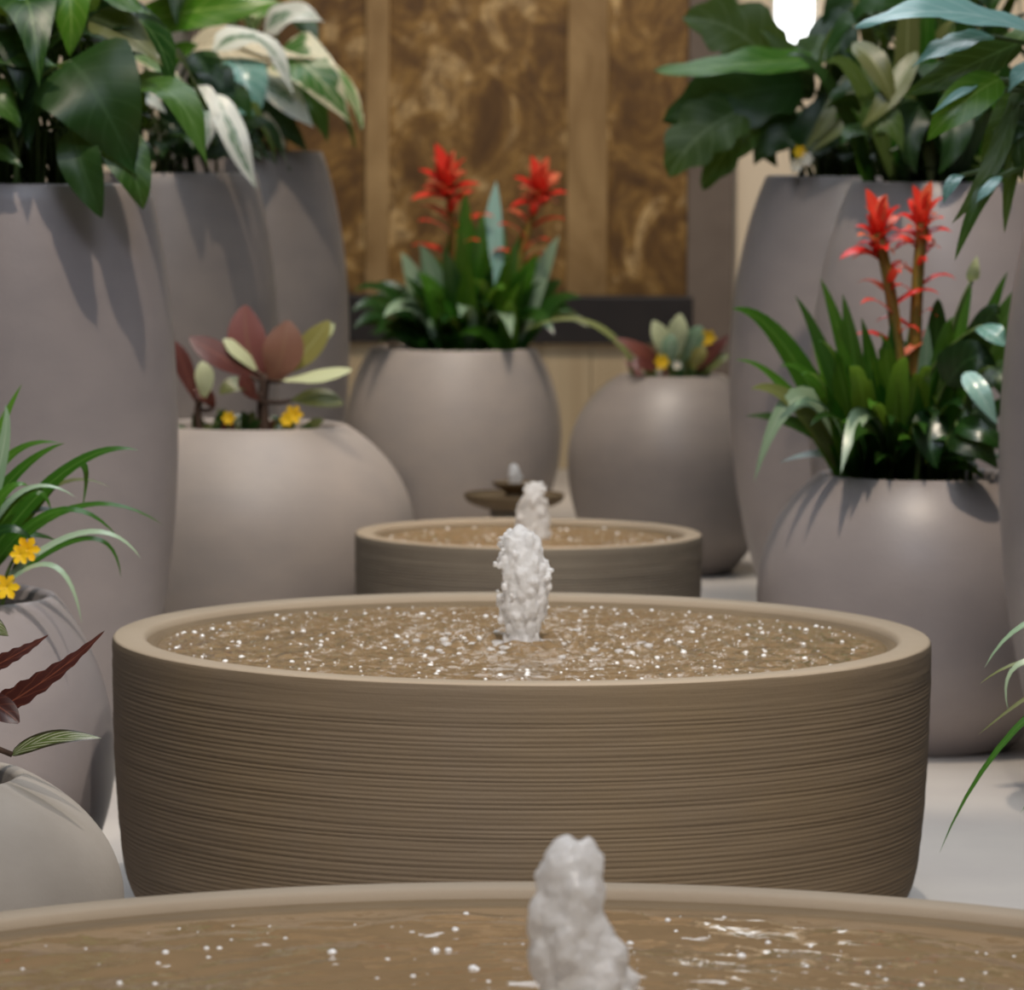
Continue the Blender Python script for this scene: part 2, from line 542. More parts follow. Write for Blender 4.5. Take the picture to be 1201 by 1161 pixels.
def lathe(name, prof, mat, parent, center, seg=96, jitter=None):
    verts, faces = [], []
    n = len(prof)
    for j in range(seg):
        a = 2 * math.pi * j / seg
        for i, (r, z) in enumerate(prof):
            rr = r + (jitter(a, z, r) if jitter else 0)
            verts.append((center.x + rr * math.cos(a), center.y + rr * math.sin(a), center.z + z))
    for j in range(seg):
        j2 = (j + 1) % seg
        for i in range(n - 1):
            faces.append((j * n + i, j2 * n + i, j2 * n + i + 1, j * n + i + 1))
    return link_mesh(name, verts, faces, mat, parent)


def disc(name, r, z, mat, parent, center, seg=48, rings=6, fn=None):
    verts = [(center.x, center.y, center.z + z + (fn(0, 0) if fn else 0))]
    faces = []
    for k in range(1, rings + 1):
        rr = r * k / rings
        for j in range(seg):
            a = 2 * math.pi * j / seg
            x, y = rr * math.cos(a), rr * math.sin(a)
            verts.append((center.x + x, center.y + y, center.z + z + (fn(x, y) if fn else 0)))
    for j in range(seg):
        faces.append((0, 1 + j, 1 + (j + 1) % seg))
    for k in range(1, rings):
        for j in range(seg):
            a, b2 = 1 + (k - 1) * seg + j, 1 + (k - 1) * seg + (j + 1) % seg
            faces.append((a, a + seg, b2 + seg, b2))
    return link_mesh(name, verts, faces, mat, parent)


# ------------------------------------------------------------------ fountains
def fountain(cx, Y, R, H, label, mats, ridges=True, lip=0.046, depth=0.0135, seg=160, bubbles=0, amp=0.0022, wmat='water', foot=0.84, seed=1, calm=False):
    rnd = random.Random(seed)
    c = Vector((cx, Y, 0))
    root = empty('fountain', c)
    tag(root, label, 'fountain', 'round stone fountains in a line')
    # outer wall with fine turned ridges
    prof = [(0.0, 0.0), (R * foot * 0.97, 0.0), (R * foot, 0.004)]
    env = smooth_profile([(R * foot, 0.004), (R * (foot + 0.065), H * 0.08), (R * 0.962, H * 0.2), (R * 0.982, H * 0.36), (R * 0.995, H * 0.6), (R, H * 0.88)], 24)

    def rad(z):
        for (r0, z0), (r1, z1) in zip(env, env[1:]):
            if z0 <= z <= z1:
                return r0 + (r1 - r0) * (z - z0) / max(z1 - z0, 1e-6)
        return R
    z = 0.006
    top = H - 0.036
    while z < top:
        p = rnd.uniform(0.0048, 0.0070) if ridges else 0.02
        d = rnd.uniform(0.0005, 0.0012) * min(1.0, max(0.0, (top - z) / 0.02)) if ridges else 0
        prof += [(rad(z), z), (rad(z + p * 0.55) + 0.0003, z + p * 0.55), (rad(z + p * 0.8) - d, z + p * 0.8)]
        z += p

    def jit(a, z, r):
        if r < R * 0.5:
            return 0
        return 0.0009 * noise.noise(Vector((math.cos(a) * 3, math.sin(a) * 3, z * 60)))
    lathe('basin_wall', prof + [(R, H - 0.028), (R + 0.0004, H - 0.015), (R, H - 0.005), (R - 0.0012, H - 0.002)], mats[0], root, c, seg, jit)
    ri = R - lip
    rimp = [(R - 0.001, H - 0.003), (R - 0.0022, H - 0.0012), (R - 0.005, H), (ri + 0.008, H), (ri + 0.002, H - 0.003), (ri, H - 0.010)]
    lathe('rim', rimp, mats[1], root, c, seg)
    inner = smooth_profile([(ri, H - 0.0095), (ri - 0.008, H - 0.0115), (ri - 0.016, H - 0.0155)], 5)
    lathe('inner_wall', inner, mats[2], root, c, seg)
    inner = smooth_profile([(ri - 0.0158, H - 0.0152), (ri - 0.05, H - 0.036), (ri * 0.8, H - 0.052), (ri * 0.5, H - 0.056), (0.0, H - 0.058)], 5)
    lathe('basin_floor', inner, M['basin'], root, c, seg)
    wz = H - depth
    wr = ri - 0.013
    off = rnd.uniform(0, 50)

    def ripple(x, y):
        r = math.hypot(x, y)
        boost = 1 + 1.3 * math.exp(-(r / 0.16) ** 2)
        h = amp * 0.9 * math.sin(r * 170 - 1.0) * math.exp(-r * 5) * 1.3
        s = 26 if not calm else 9
        h += amp * 1.3 * noise.noise(Vector((x * s + off, y * s, 3.1)))
        h += amp * 0.8 * noise.noise(Vector((x * s * 2.4, y * s * 2.4 + off, 7.7)))
        edge = min(1, (wr - r) / 0.03)
        return h * boost * max(edge, 0.15)
    wo = disc('water', wr, wz, M[wmat], root, c, 260, 110, ripple)
    wo['label'] = 'rippled brownish clear water'
    if bubbles:
        bv, bf = [], []
        for k in range(bubbles):
            rr = wr * math.sqrt(rnd.uniform(0.01, 0.96))
            a = rnd.uniform(0, 2 * math.pi)
            x, y = rr * math.cos(a), rr * math.sin(a)
            br = rnd.choice((0.0013, 0.0016, 0.002, 0.0026, 0.0036, 0.0046)) * rnd.uniform(0.6, 0.95)
            b0 = len(bv)
            zc = wz + ripple(x, y) - 0.0004
            for ph in (0.0, 0.55, 1.05):
                for q in range(8):
                    t = q * math.pi / 4
                    bv.append((c.x + x + br * math.cos(ph) * math.cos(t), c.y + y + br * math.cos(ph) * math.sin(t), zc + 0.75 * br * math.sin(ph)))
            bv.append((c.x + x, c.y + y, zc + 0.75 * br))
            for L in range(2):
                for q in range(8):
                    bf.append((b0 + L * 8 + q, b0 + L * 8 + (q + 1) % 8, b0 + L * 8 + 8 + (q + 1) % 8, b0 + L * 8 + 8 + q))
            for q in range(8):
                bf.append((b0 + 16 + q, b0 + 16 + (q + 1) % 8, b0 + 24))
        bo = link_mesh('bubbles', bv, bf, M['bubble'], root)
        tag(bo, 'small white bubbles on the water, some standing for glints', kind='stuff')
    # nozzle
    lathe('nozzle', [(0.0, wz + 0.012), (0.008, wz + 0.012), (0.011, wz + 0.008), (0.012, wz - 0.003)], M['nozzle'], root, c, 20)
    return root, wz


def jet(root, balls, voxel, wz, name='water_jet', rough=0.0, seed=1, smooth=3):
    """white column of welling water: overlapping blobs fused into one skin; balls in metres about the nozzle"""
    bm = bmesh.new()
    for (x, y, z, r, sz) in balls:
        res = bmesh.ops.create_icosphere(bm, subdivisions=2, radius=r)
        for v in res['verts']:
            v.co = Vector((v.co.x + x, v.co.y + y, v.co.z * sz + z + wz))
    me = bpy.data.meshes.new(name)
    bm.to_mesh(me)
    bm.free()
    tmp = bpy.data.objects.new('tmp', me)
    col.objects.link(tmp)
    md = tmp.modifiers.new('r', 'REMESH')
    md.mode = 'VOXEL'
    md.voxel_size = voxel
    sm = tmp.modifiers.new('s', 'SMOOTH')
    sm.iterations = smooth
    sm.factor = 0.5
    dg = bpy.context.evaluated_depsgraph_get()
    me2 = bpy.data.meshes.new_from_object(tmp.evaluated_get(dg))
    bpy.data.objects.remove(tmp)
    bpy.data.meshes.remove(me)
    if rough:
        for v in me2.vertices:
            p = v.co * 90 + Vector((seed, 0, 0))
            p2 = v.co * 220 + Vector((0, seed, 0))
            v.co += v.normal * (rough * noise.noise(p) + rough * 0.6 * noise.noise(p2))
    me2.materials.clear()
    me2.materials.append(M['foam'])
    me2.shade_smooth()
    o = bpy.data.objects.new(name, me2)
    col.objects.link(o)
    o.parent = root
    o['label'] = 'white foaming jet of welling water'
    return o


def column(seed, h, spec, n=70, rr=(0.006, 0.012), drops=10, core=0.84, st=(0.8, 1.5)):
    """blobs filling a column; spec = list of (height fraction, half width, x offset)"""
    rnd = random.Random(seed)
    out = []

    def w_at(t):
        for (t0, w0, o0), (t1, w1, o1) in zip(spec, spec[1:]):
            if t0 <= t <= t1:
                k = (t - t0) / (t1 - t0)
                return w0 + (w1 - w0) * k, o0 + (o1 - o0) * k
        return spec[-1][1], spec[-1][2]
    for i in range(24):
        t = i / 23
        wd, ox = w_at(t)
        out.append((ox, 0, t * h * 0.97, max(wd * core, 0.004), 1.0))
    for i in range(n):
        t = rnd.random() * 0.9
        wd, ox = w_at(t)
        a = rnd.uniform(0, 2 * math.pi)
        r = rnd.uniform(*rr)
        q = max(wd - r * 0.55, 0.001)
        out.append((ox + q * math.cos(a), q * math.sin(a), t * h, r, rnd.uniform(*st)))
    for i in range(drops):
        t = rnd.uniform(0.2, 1.0)
        wd, ox = w_at(t)
        a = rnd.uniform(0, 2 * math.pi)
        q = wd + rnd.uniform(0.0, 0.006)
        out.append((ox + q * math.cos(a), q * math.sin(a), t * h, rnd.uniform(0.0026, 0.005), 1.3))
    return out


# middle fountain, the largest in view
pm = at(612, 743, 5.717)
HM = pm.z
fm, wzm = fountain(pm.x, 5.717, 0.55, HM, 'wide brown striated stone fountain with a frothy jet and bubbling water', (M['stone'], M['stone_rim'], M['stone_dark']), bubbles=620, seed=3, amp=0.0034, depth=0.0135)
jb = column(5, 0.157, [(0, 0.027, 0.001), (0.1, 0.024, 0), (0.35, 0.031, 0.001), (0.62, 0.034, 0.004), (0.7, 0.032, 0.001), (0.9, 0.024, -0.003), (1.0, 0.010, -0.004)], 90, (0.004, 0.008), 60, 0.9, (1.2, 2.4))
jet(fm, jb, 0.002, wzm, rough=0.0022, seed=4, smooth=3)
# foam where the jet falls back, spread wide to paint in ripple sparkle
jr = random.Random(9)
ring = []
for k in range(150):
    a = jr.uniform(0, 2 * math.pi)
    q = 0.025 + 0.15 * jr.random() ** 1.6
    ring.append((q * math.cos(a), q * math.sin(a), 0.001, jr.uniform(0.003, 0.009), 0.45))
tag(jet(fm, ring, 0.003, wzm, 'foam_sparkle_ring'), 'foam and painted white sparkle around the foot of the jet', kind='stuff')

# front fountain, only its far rim in view
pf = at(640, 1033, 3.797)
ff, wzf = fountain(pf.x, 3.797 - 0.75, 0.75, pf.z, 'widest brown stone fountain with a smooth glassy jet, in front of the striated one', (M['stone'], M['stone_rim'], M['stone_dark']), bubbles=420, seed=8, wmat='water_calm', calm=True, amp=0.0036, depth=0.0135, lip=0.04)
jb = column(15, 0.171, [(0, 0.048, 0.030), (0.365, 0.038, 0.024), (0.58, 0.032, 0.016), (0.72, 0.027, 0.009), (0.84, 0.0205, 0.009), (0.91, 0.0225, 0.009), (1.0, 0.012, 0.007)], 40, (0.006, 0.012), 4, 0.93, (1.2, 2.6))
jet(ff, jb, 0.0024, wzf, rough=0.0024, seed=14, smooth=7)
# back fountain, smaller and greyer
pb = at(620, 624, 8.15)
fb, wzb = fountain(pb.x, 8.15, 0.333, pb.z, 'small grey brown stone fountain with a short jet', (M['stone_grey'], M['stone_rim'], M['stone_dark']), lip=0.036, seed=11, bubbles=140, amp=0.0018, seg=120)
jb = column(25, 0.106, [(0, 0.034, 0.008), (0.3, 0.032, 0.008), (0.6, 0.028, 0.008), (0.9, 0.022, 0.010), (1.0, 0.012, 0.010)], 60, (0.006, 0.011), 14)
jet(fb, jb, 0.003, wzb, rough=0.002, seed=24)

# small tiered fountain behind it
pt = at(603, 585, 9.8)
c = Vector((pt.x, 9.8, 0))
tf = empty('tiered_fountain', c)
tag(tf, 'small two tiered dark stone fountain behind the grey fountain', 'fountain')
z1, z2 = at(603, 580, 9.8).z, at(603, 566, 9.8).z
lathe('pedestal', smooth_profile([(0.0, 0.0), (0.085, 0.0), (0.085, 0.03), (0.05, 0.06), (0.04, z1 * 0.6), (0.055, z1 - 0.03), (0.0, z1 - 0.03)], 5), M['stone_grey'], tf, c, 48)
lathe('lower_bowl', smooth_profile([(0.0, z1 - 0.035), (0.06, z1 - 0.033), (0.105, z1 - 0.018), (0.116, z1), (0.110, z1 + 0.003), (0.10, z1 - 0.004), (0.0, z1 - 0.008)], 6), M['stone_dark'], tf, c, 64)
lathe('upper_bowl', smooth_profile([(0.0, z1 - 0.01), (0.02, z1 - 0.008), (0.022, z2 - 0.02), (0.045, z2 - 0.008), (0.05, z2), (0.044, z2 + 0.002), (0.0, z2 - 0.004)], 6), M['stone_dark'], tf, c, 48)
jb = column(35, 0.045, [(0, 0.016, 0), (0.5, 0.014, 0), (1.0, 0.006, 0)], 24, (0.004, 0.007), 5)
jet(tf, jb, 0.002, z2 - 0.004, rough=0.001, seed=34)

# ------------------------------------------------------------------ planters
TALL = (0.58, 0.57)            # foot radius, height of the widest point (fractions)
ROUND = (0.58, 0.56)


def planter(px, pxm, rim_py, R, rimf, prof, mat, label):
    Y = F / pxm
    p = at(px, rim_py, Y)
    H = p.z
    c = Vector((p.x, Y, 0))
    root = empty('planter', c)
    tag(root, label, 'planter', 'grey rounded planters')
    rr = R * rimf
    foot, zw = prof
    body = [(0.0, 0.0), (R * foot * 0.97, 0.0)]
    for k in range(41):
        z = 0.004 + (0.996 - 0.004) * k / 40
        if z < zw:
            f = math.sqrt(1 - ((zw - z) / zw) ** 2 * (1 - foot * foot))
        else:
            f = math.sqrt(1 - ((z - zw) / (1 - zw)) ** 2 * (1 - rimf * rimf))
        body.append((R * f, z * H))
    lip = [(rr - 0.003, H), (rr - 0.010, H - 0.002), (rr - 0.014, H - 0.008), (rr - 0.015, H - 0.06)]
    lathe('pot_body', body + lip, mat, root, c, 96)
    rs = random.Random(int(px * 7 + 3))
    o = rs.uniform(0, 40)
    disc('soil', rr - 0.013, H - 0.020, M['soil'], root, c, 40, 8, lambda x, y: 0.012 * noise.noise(Vector((x * 30 + o, y * 30, 0))))
    return c, H, rr


P = {}
P['p1'] = planter(17, 697, 214, 0.274, 0.83, TALL, M['pot'], 'tall grey barrel planter of large dark green leaves beside the low pale pot')
P['p2'] = planter(192, 541, 202, 0.25, 0.80, TALL, M['pot_dark'], 'tall grey barrel planter half hidden between two other tall planters')
P['p3'] = planter(294, 484, 177, 0.24, 0.72, TALL, M['pot_dark'], 'tall grey barrel planter of cream edged leaves beside the marble panel')
P['d'] = planter(290, 575, 497, 0.343, 0.585, ROUND, M['pot_light'], 'low pale round planter of dusky red paddle leaves')
P['f'] = planter(-100, 836, 697, 0.281, 0.70, (0.74, 0.46), M['pot'], 'low grey round planter of arching strap leaves and yellow flowers')
P['g'] = planter(-134, 1022, 908, 0.275, 0.585, ROUND, M['pot_cement'], 'low rough cement planter of dark red begonia leaves')
P['h'] = planter(532, 438, 407, 0.290, 0.76, ROUND, M['pot_light'], 'grey round planter of red bromeliads in front of the marble panel')
P['i'] = planter(788, 465, 439, 0.262, 0.50, ROUND, M['pot_dark'], 'dark grey round planter of small succulents beside the post')
P['a'] = planter(996, 523, 206, 0.264, 0.70, TALL, M['pot'], 'tall grey barrel planter of broad leaves in front of the post')
P['b'] = planter(1108, 590, 213, 0.264, 0.70, TALL, M['pot'], 'tall grey barrel planter directly behind the bromeliad beside the wide fountain')
P['e'] = planter(1078, 657, 555, 0.288, 0.62, ROUND, M['pot'], 'grey round planter of red bromeliads beside the wide striated fountain')
P['c'] = planter(1378, 730, 214, 0.274, 0.80, TALL, M['pot'], 'tall grey barrel planter with long green leaves, painted with cyan sky sheen, hanging over its side')
P['j'] = planter(1450, 939, 800, 0.245, 0.66, ROUND, M['pot_cement'], 'low cement planter holding the thin arching strap leaves over the floor')


# ------------------------------------------------------------------ leaves
def bez(pts, t):
    P_ = [Vector(p) for p in pts]
    while len(P_) > 1:
        P_ = [a.lerp(b_, t) for a, b_ in zip(P_, P_[1:])]
    return P_[0]


def through(pts):
    """3 points on a curve -> quadratic control points; otherwise the points are controls"""
    if len(pts) == 3:
        a, b_, c_ = [Vector(p) for p in pts]
        return [a, 2 * b_ - 0.5 * (a + c_), c_]
    return pts


def prof_w(kind, t):
    if kind == 'strap':
        return min(1.0, 0.55 + t * 1.5) * (1 - t ** 2.3) ** 0.95
    if kind == 'lance':
        return max(math.sin(math.pi * min(1, t ** 0.75)) ** 0.8, 0) * (1 - 0.15 * t)
    if kind == 'heart':
        s = min(1.0, (t / 0.16)) ** 0.6 if t < 0.16 else 1.0
        return s * (1 - ((t - 0.16) / 0.84) ** 1.7 if t > 0.16 else 1.0)
    if kind == 'lobed':
        w = max(math.sin(math.pi * min(1, t ** 0.72)) ** 0.7, 0)
        return w * (0.78 + 0.28 * abs(math.sin(t * math.pi * 3.6)))
    if kind == 'paddle':
        return max(0.14, math.sin(math.pi * (0.06 + 0.94 * t) ** 1.5) ** 0.7) if t < 0.985 else 0.12
    if kind == 'serrate':
        w = (1 - t) ** 0.75 * min(1, t * 8 + 0.4)
        return w * (1 + 0.12 * math.sin(t * 60))
    if kind == 'bract':
        return max(math.sin(math.pi * (0.12 + 0.88 * t) ** 0.8), 0.0) ** 0.8
    return 1.0


def leaf(parent, pts, width, mat, prof='lance', face=(0, -0.3, 1), fold=0.25, wave=0.0, n=14, name='leaf', twist=0.0, rnd=None, nx=2):
    ctl = through(pts)
    verts, faces, uvs = [], [], []
    k = 2 * nx + 1
    ph = rnd.uniform(0, 6) if rnd else 0.0
    fv = Vector(face).normalized()
    prev = None
    for i in range(n + 1):
        t = i / n
        p = bez(ctl, t)
        tg = (bez(ctl, min(t + 0.02, 1)) - bez(ctl, max(t - 0.02, 0))).normalized()
        s = tg.cross(fv)
        if s.length < 0.15 and prev is not None:
            s = prev - tg * prev.dot(tg)
        s.normalize()
        if prev is not None and s.dot(prev) < 0:
            s = -s
        prev = s
        nn = s.cross(tg)
        if twist:
            q = Matrix.Rotation(twist * t, 3, tg)
            s = q @ s
            nn = q @ nn
        w_ = width * 0.5 * prof_w(prof, t)
        for j in range(k):
            u = (j - nx) / nx
            h = fold * abs(u) * w_ - fold * 0.5 * u * u * w_
            if wave:
                h += wave * width * (abs(u) ** 1.5) * math.sin(t * 11 + ph + (1.7 if u > 0 else 0)) * min(1, t * 4)
            verts.append(p + s * (w_ * u) + nn * h)
            uvs.append((0.5 + 0.5 * u, t))
    for i in range(n):
        for j in range(k - 1):
            a = i * k + j
            faces.append((a, a + 1, a + k + 1, a + k))
    return link_mesh(name, verts, faces, mat, parent, uvs=uvs)


def tube(parent, pts, r0, r1, mat, name='stem', n=8, seg=6):
    ctl = through(pts)
    verts, faces = [], []
    for i in range(n + 1):
        t = i / n
        p = bez(ctl, t)
        tg = (bez(ctl, min(t + 0.02, 1)) - bez(ctl, max(t - 0.02, 0))).normalized()
        s = tg.cross(Vector((0.3, 1, 0.1))).normalized()
        b_ = tg.cross(s)
        r = r0 + (r1 - r0) * t
        for j in range(seg):
            a = 2 * math.pi * j / seg
            verts.append(p + (s * math.cos(a) + b_ * math.sin(a)) * r)
    for i in range(n):
        for j in range(seg):
            j2 = (j + 1) % seg
            faces.append((i * seg + j, i * seg + j2, (i + 1) * seg + j2, (i + 1) * seg + j))
    faces.append(tuple(range(seg))[::-1])
    faces.append(tuple(n * seg + j for j in range(seg)))
    return link_mesh(name, verts, faces, mat, parent)


def plant_root(key, name, label, cat, group=None, dx=0.0, dy=0.0):
    c, H, rr = P[key]
    r = empty(name, (c.x + dx, c.y + dy, H - 0.022))
    tag(r, label, cat, group)
    return r


def soil_pt(key, rnd, spread=0.6):
    c, H, rr = P[key]
    a = rnd.uniform(0, 2 * math.pi)
    q = rr * spread * math.sqrt(rnd.random())
    return Vector((c.x + q * math.cos(a), c.y + q * math.sin(a), H - 0.036))


def in_mouth(key, p, margin):
    """point of the soil below p, kept clear of the planter's wall"""
    c, H, rr = P[key]
    d = Vector((p.x - c.x, p.y - c.y, 0))
    if d.length > rr - margin:
        d = d.normalized() * (rr - margin)
    return Vector((c.x + d.x, c.y + d.y, H - 0.038))


def broad(root, key, rnd, px_pts, wpx, mat, prof='heart', face=(0, -1, 0.5), fold=0.25, wave=0.05, stem=True, smat='stem', twist=0.0, n=16, root_in_soil=False, trunk=None, down=False):
    """broad leaf given by three photograph points (x, y, depth offset) from blade base to tip, with a stalk from the soil"""
    c, H, rr = P[key]
    pts = [at(x, y, c.y + d) for x, y, d in px_pts]
    if root_in_soil:                      # blade itself grows out of the soil
        pts[0] = in_mouth(key, pts[0], 0.05)
    width = wpx * c.y / F
    lf = leaf(root, pts, width, M[mat], prof, face, fold, wave, n, 'leaf', twist, rnd, 3)
    if stem:
        s0 = soil_pt(key, rnd, 0.55)
        e = pts[0].lerp(pts[1], 0.05)
        mid = s0.lerp(e, 0.5) + Vector((0, 0, 0.05))
        tube(root, [s0, Vector((s0.x * 0.6 + e.x * 0.4, s0.y * 0.6 + e.y * 0.4, max(s0.z + 0.05, mid.z))), e], 0.0055, 0.0035, M[smat])
    if trunk is not None:                 # short leaf stalk reaching its trunk
        b0 = pts[0].lerp(pts[1], 0.08)
        q = min((bez(through(trunk), k / 20) for k in range(21)), key=lambda v: (v - b0).length + 0.6 * max(0, v.z - b0.z))
        tube(root, [q, q.lerp(b0, 0.5) + Vector((0, 0, -0.004)), b0], 0.005, 0.004, M[smat], 'leaf_stalk', 5, 6)
    if down:                              # short stalk straight down into the soil
        b0 = pts[0].lerp(pts[1], 0.08)
        q = in_mouth(key, b0, 0.03)
        tube(root, [q, q.lerp(b0, 0.5), b0], 0.005, 0.004, M[smat], 'leaf_stalk', 5, 6)
    return lf


def filler(root, key, rnd, n, mats, lw=(0.16, 0.10), zr=(0.06, 0.42), reach=0.30, prof='heart', smat='stem', facey=-0.4, droop=0.5, az=(0, 6.283)):
    c, H, rr = P[key]
    for i in range(n):
        a = rnd.uniform(*az)
        zz = rnd.uniform(*zr)
        q = rnd.uniform(0.05, reach) * (0.55 + 0.45 * rnd.random())
        b0 = Vector((c.x + q * math.cos(a), c.y + q * math.sin(a), H + zz))
        L = lw[0] * rnd.uniform(0.8, 1.25)
        out = Vector((math.cos(a + rnd.uniform(-0.5, 0.5)), math.sin(a + rnd.uniform(-0.5, 0.5)), 0))
        m_ = b0 + out * L * 0.5 + Vector((0, 0, 0.1 * L))
        tip = b0 + out * L * 0.85 + Vector((0, 0, -droop * L * rnd.uniform(0.5, 1.2)))
        if tip.z < H + 0.03 and math.hypot(tip.x - c.x, tip.y - c.y) < rr + 0.06:
            tip.z = H + 0.03
        leaf(root, [b0, m_, tip], lw[1] * rnd.uniform(0.8, 1.2), M[rnd.choice(mats)], prof, (out.x * 0.3, out.y * 0.3 + facey, 1), 0.25, 0.05, 10, 'leaf', 0, rnd, 2)
        s0 = soil_pt(key, rnd, 0.6)
        tube(root, [s0, Vector((s0.x * 0.7 + b0.x * 0.3, s0.y * 0.7 + b0.y * 0.3, s0.z + (b0.z - s0.z) * 0.6)), b0], 0.005, 0.003, M[smat], n=6, seg=5)


# --- left tall planter
rnd = random.Random(21)
r1 = plant_root('p1', 'philodendron', 'large dark glossy leaved philodendron beside the white variegated plant', 'plant', 'foliage plants in tall planters')
broad(r1, 'p1', rnd, [(82, 70, -0.22), (118, 120, -0.26), (160, 205, -0.24)], 128, 'philo_dark', 'heart', (0.1, -1, 0.25), 0.2, 0.05)
broad(r1, 'p1', rnd, [(85, 150, -0.23), (98, 200, -0.27), (120, 256, -0.27)], 52, 'philo_dark', 'lance', (-0.1, -1, 0.4), 0.3, 0.05)
broad(r1, 'p1', rnd, [(128, 150, -0.20), (152, 192, -0.24), (168, 246, -0.24)], 56, 'philo', 'lance', (0.1, -1, 0.8), 0.3, 0.05)
broad(r1, 'p1', rnd, [(-40, 60, -0.2), (10, 62, -0.25), (72, 80, -0.27)], 60, 'philo', 'heart', (0.0, -0.8, 0.8))
broad(r1, 'p1', rnd, [(-50, 100, -0.22), (-5, 118, -0.27), (22, 150, -0.27)], 66, 'philo', 'heart', (0.2, -0.7, 0.8))
broad(r1, 'p1', rnd, [(70, -60, -0.15), (82, 0, -0.2), (82, 66, -0.2)], 52, 'philo_bright', 'lance', (0.1, -1, 0.1))
broad(r1, 'p1', rnd, [(30, -50, -0.15), (34, -10, -0.2), (34, 32, -0.22)], 36, 'sky_sheen_green', 'lance', (-0.1, -1, 0.5))
broad(r1, 'p1', rnd, [(-20, 170, -0.22), (2, 180, -0.25), (26, 196, -0.26)], 24, 'philo', 'lance', (0, -0.8, 1))
broad(r1, 'p1', rnd, [(105, 20, -0.12), (150, 40, -0.14), (190, 78, -0.15)], 56, 'olive', 'heart', (0.2, -0.8, 0.7))
broad(r1, 'p1', rnd, [(110, -30, -0.10), (140, -2, -0.14), (178, 18, -0.15)], 50, 'philo', 'heart', (0.2, -0.6, 0.8))
broad(r1, 'p1', rnd, [(60, 70, -0.16), (38, 120, -0.2), (34, 176, -0.22)], 44, 'philo_dark', 'heart', (-0.2, -1, 0.3))
filler(r1, 'p1', rnd, 16, ['philo', 'philo_dark'], (0.2, 0.13), (0.22, 0.5), 0.2)
filler(r1, 'p1', rnd, 18, ['philo_dark'], (0.13, 0.09), (0.02, 0.12), 0.2, droop=0.2)
filler(r1, 'p1', rnd, 30, ['philo', 'philo_dark', 'philo'], (0.19, 0.12), (0.08, 0.45), 0.24)
for i in range(12):
    s0 = soil_pt('p1', rnd, 0.85)
    tube(r1, [s0, s0 + Vector((rnd.uniform(-.02, .02), -0.01, 0.08)), s0 + Vector((rnd.uniform(-.05, .05), -0.02, 0.17))], 0.006, 0.004, M['olive' if i % 2 else 'stem'])

# --- variegated plants of the two planters behind
r2 = plant_root('p2', 'variegated_plant', 'white and blue green variegated plant behind the dark philodendron', 'plant', 'foliage plants in tall planters')
V = [
    ([(150, 30, -0.1), (235, 12, -0.18), (332, 4, -0.2)], 62, 'philo_bright', 'lance', (0, -1, 0.55)),
    ([(118, 52, -0.15), (168, 70, -0.2), (226, 106, -0.22)], 34, 'varieg', 'lance', (0.3, -0.6, 0.9)),
    ([(185, 88, -0.15), (205, 66, -0.18), (232, 52, -0.2)], 34, 'philo_bright', 'lance', (0, -1, 0.6)),
    ([(178, 96, -0.18), (198, 98, -0.22), (218, 112, -0.24)], 30, 'sky_sheen_green', 'heart', (0, -0.6, 1)),
    ([(150, 105, -0.18), (172, 112, -0.22), (196, 134, -0.22)], 26, 'white_leaf', 'heart', (0.1, -1, 0.5)),
    ([(222, 108, -0.2), (242, 132, -0.24), (240, 178, -0.25)], 40, 'white_leaf', 'heart', (0.2, -1, 0.4)),
    ([(255, 110, -0.2), (274, 160, -0.25), (301, 222, -0.25)], 36, 'white_leaf', 'lance', (0.3, -1, 0.4)),
    ([(196, 120, -0.1), (210, 150, -0.15), (205, 190, -0.16)], 34, 'philo_dark', 'heart', (0, -1, 0.3)),
    ([(228, 60, -0.1), (246, 92, -0.15), (255, 128, -0.16)], 42, 'philo', 'heart', (0.2, -1, 0.4)),
]
for pts, wp, mt, pr, fc in V:
    broad(r2, 'p2', rnd, pts, wp, mt, pr, fc, 0.3, 0.06)
filler(r2, 'p2', rnd, 14, ['philo_dark'], (0.13, 0.09), (0.02, 0.14), 0.18, droop=0.2)
filler(r2, 'p2', rnd, 16, ['philo', 'philo_dark', 'white_leaf'], (0.19, 0.10), (0.05, 0.42), 0.2)

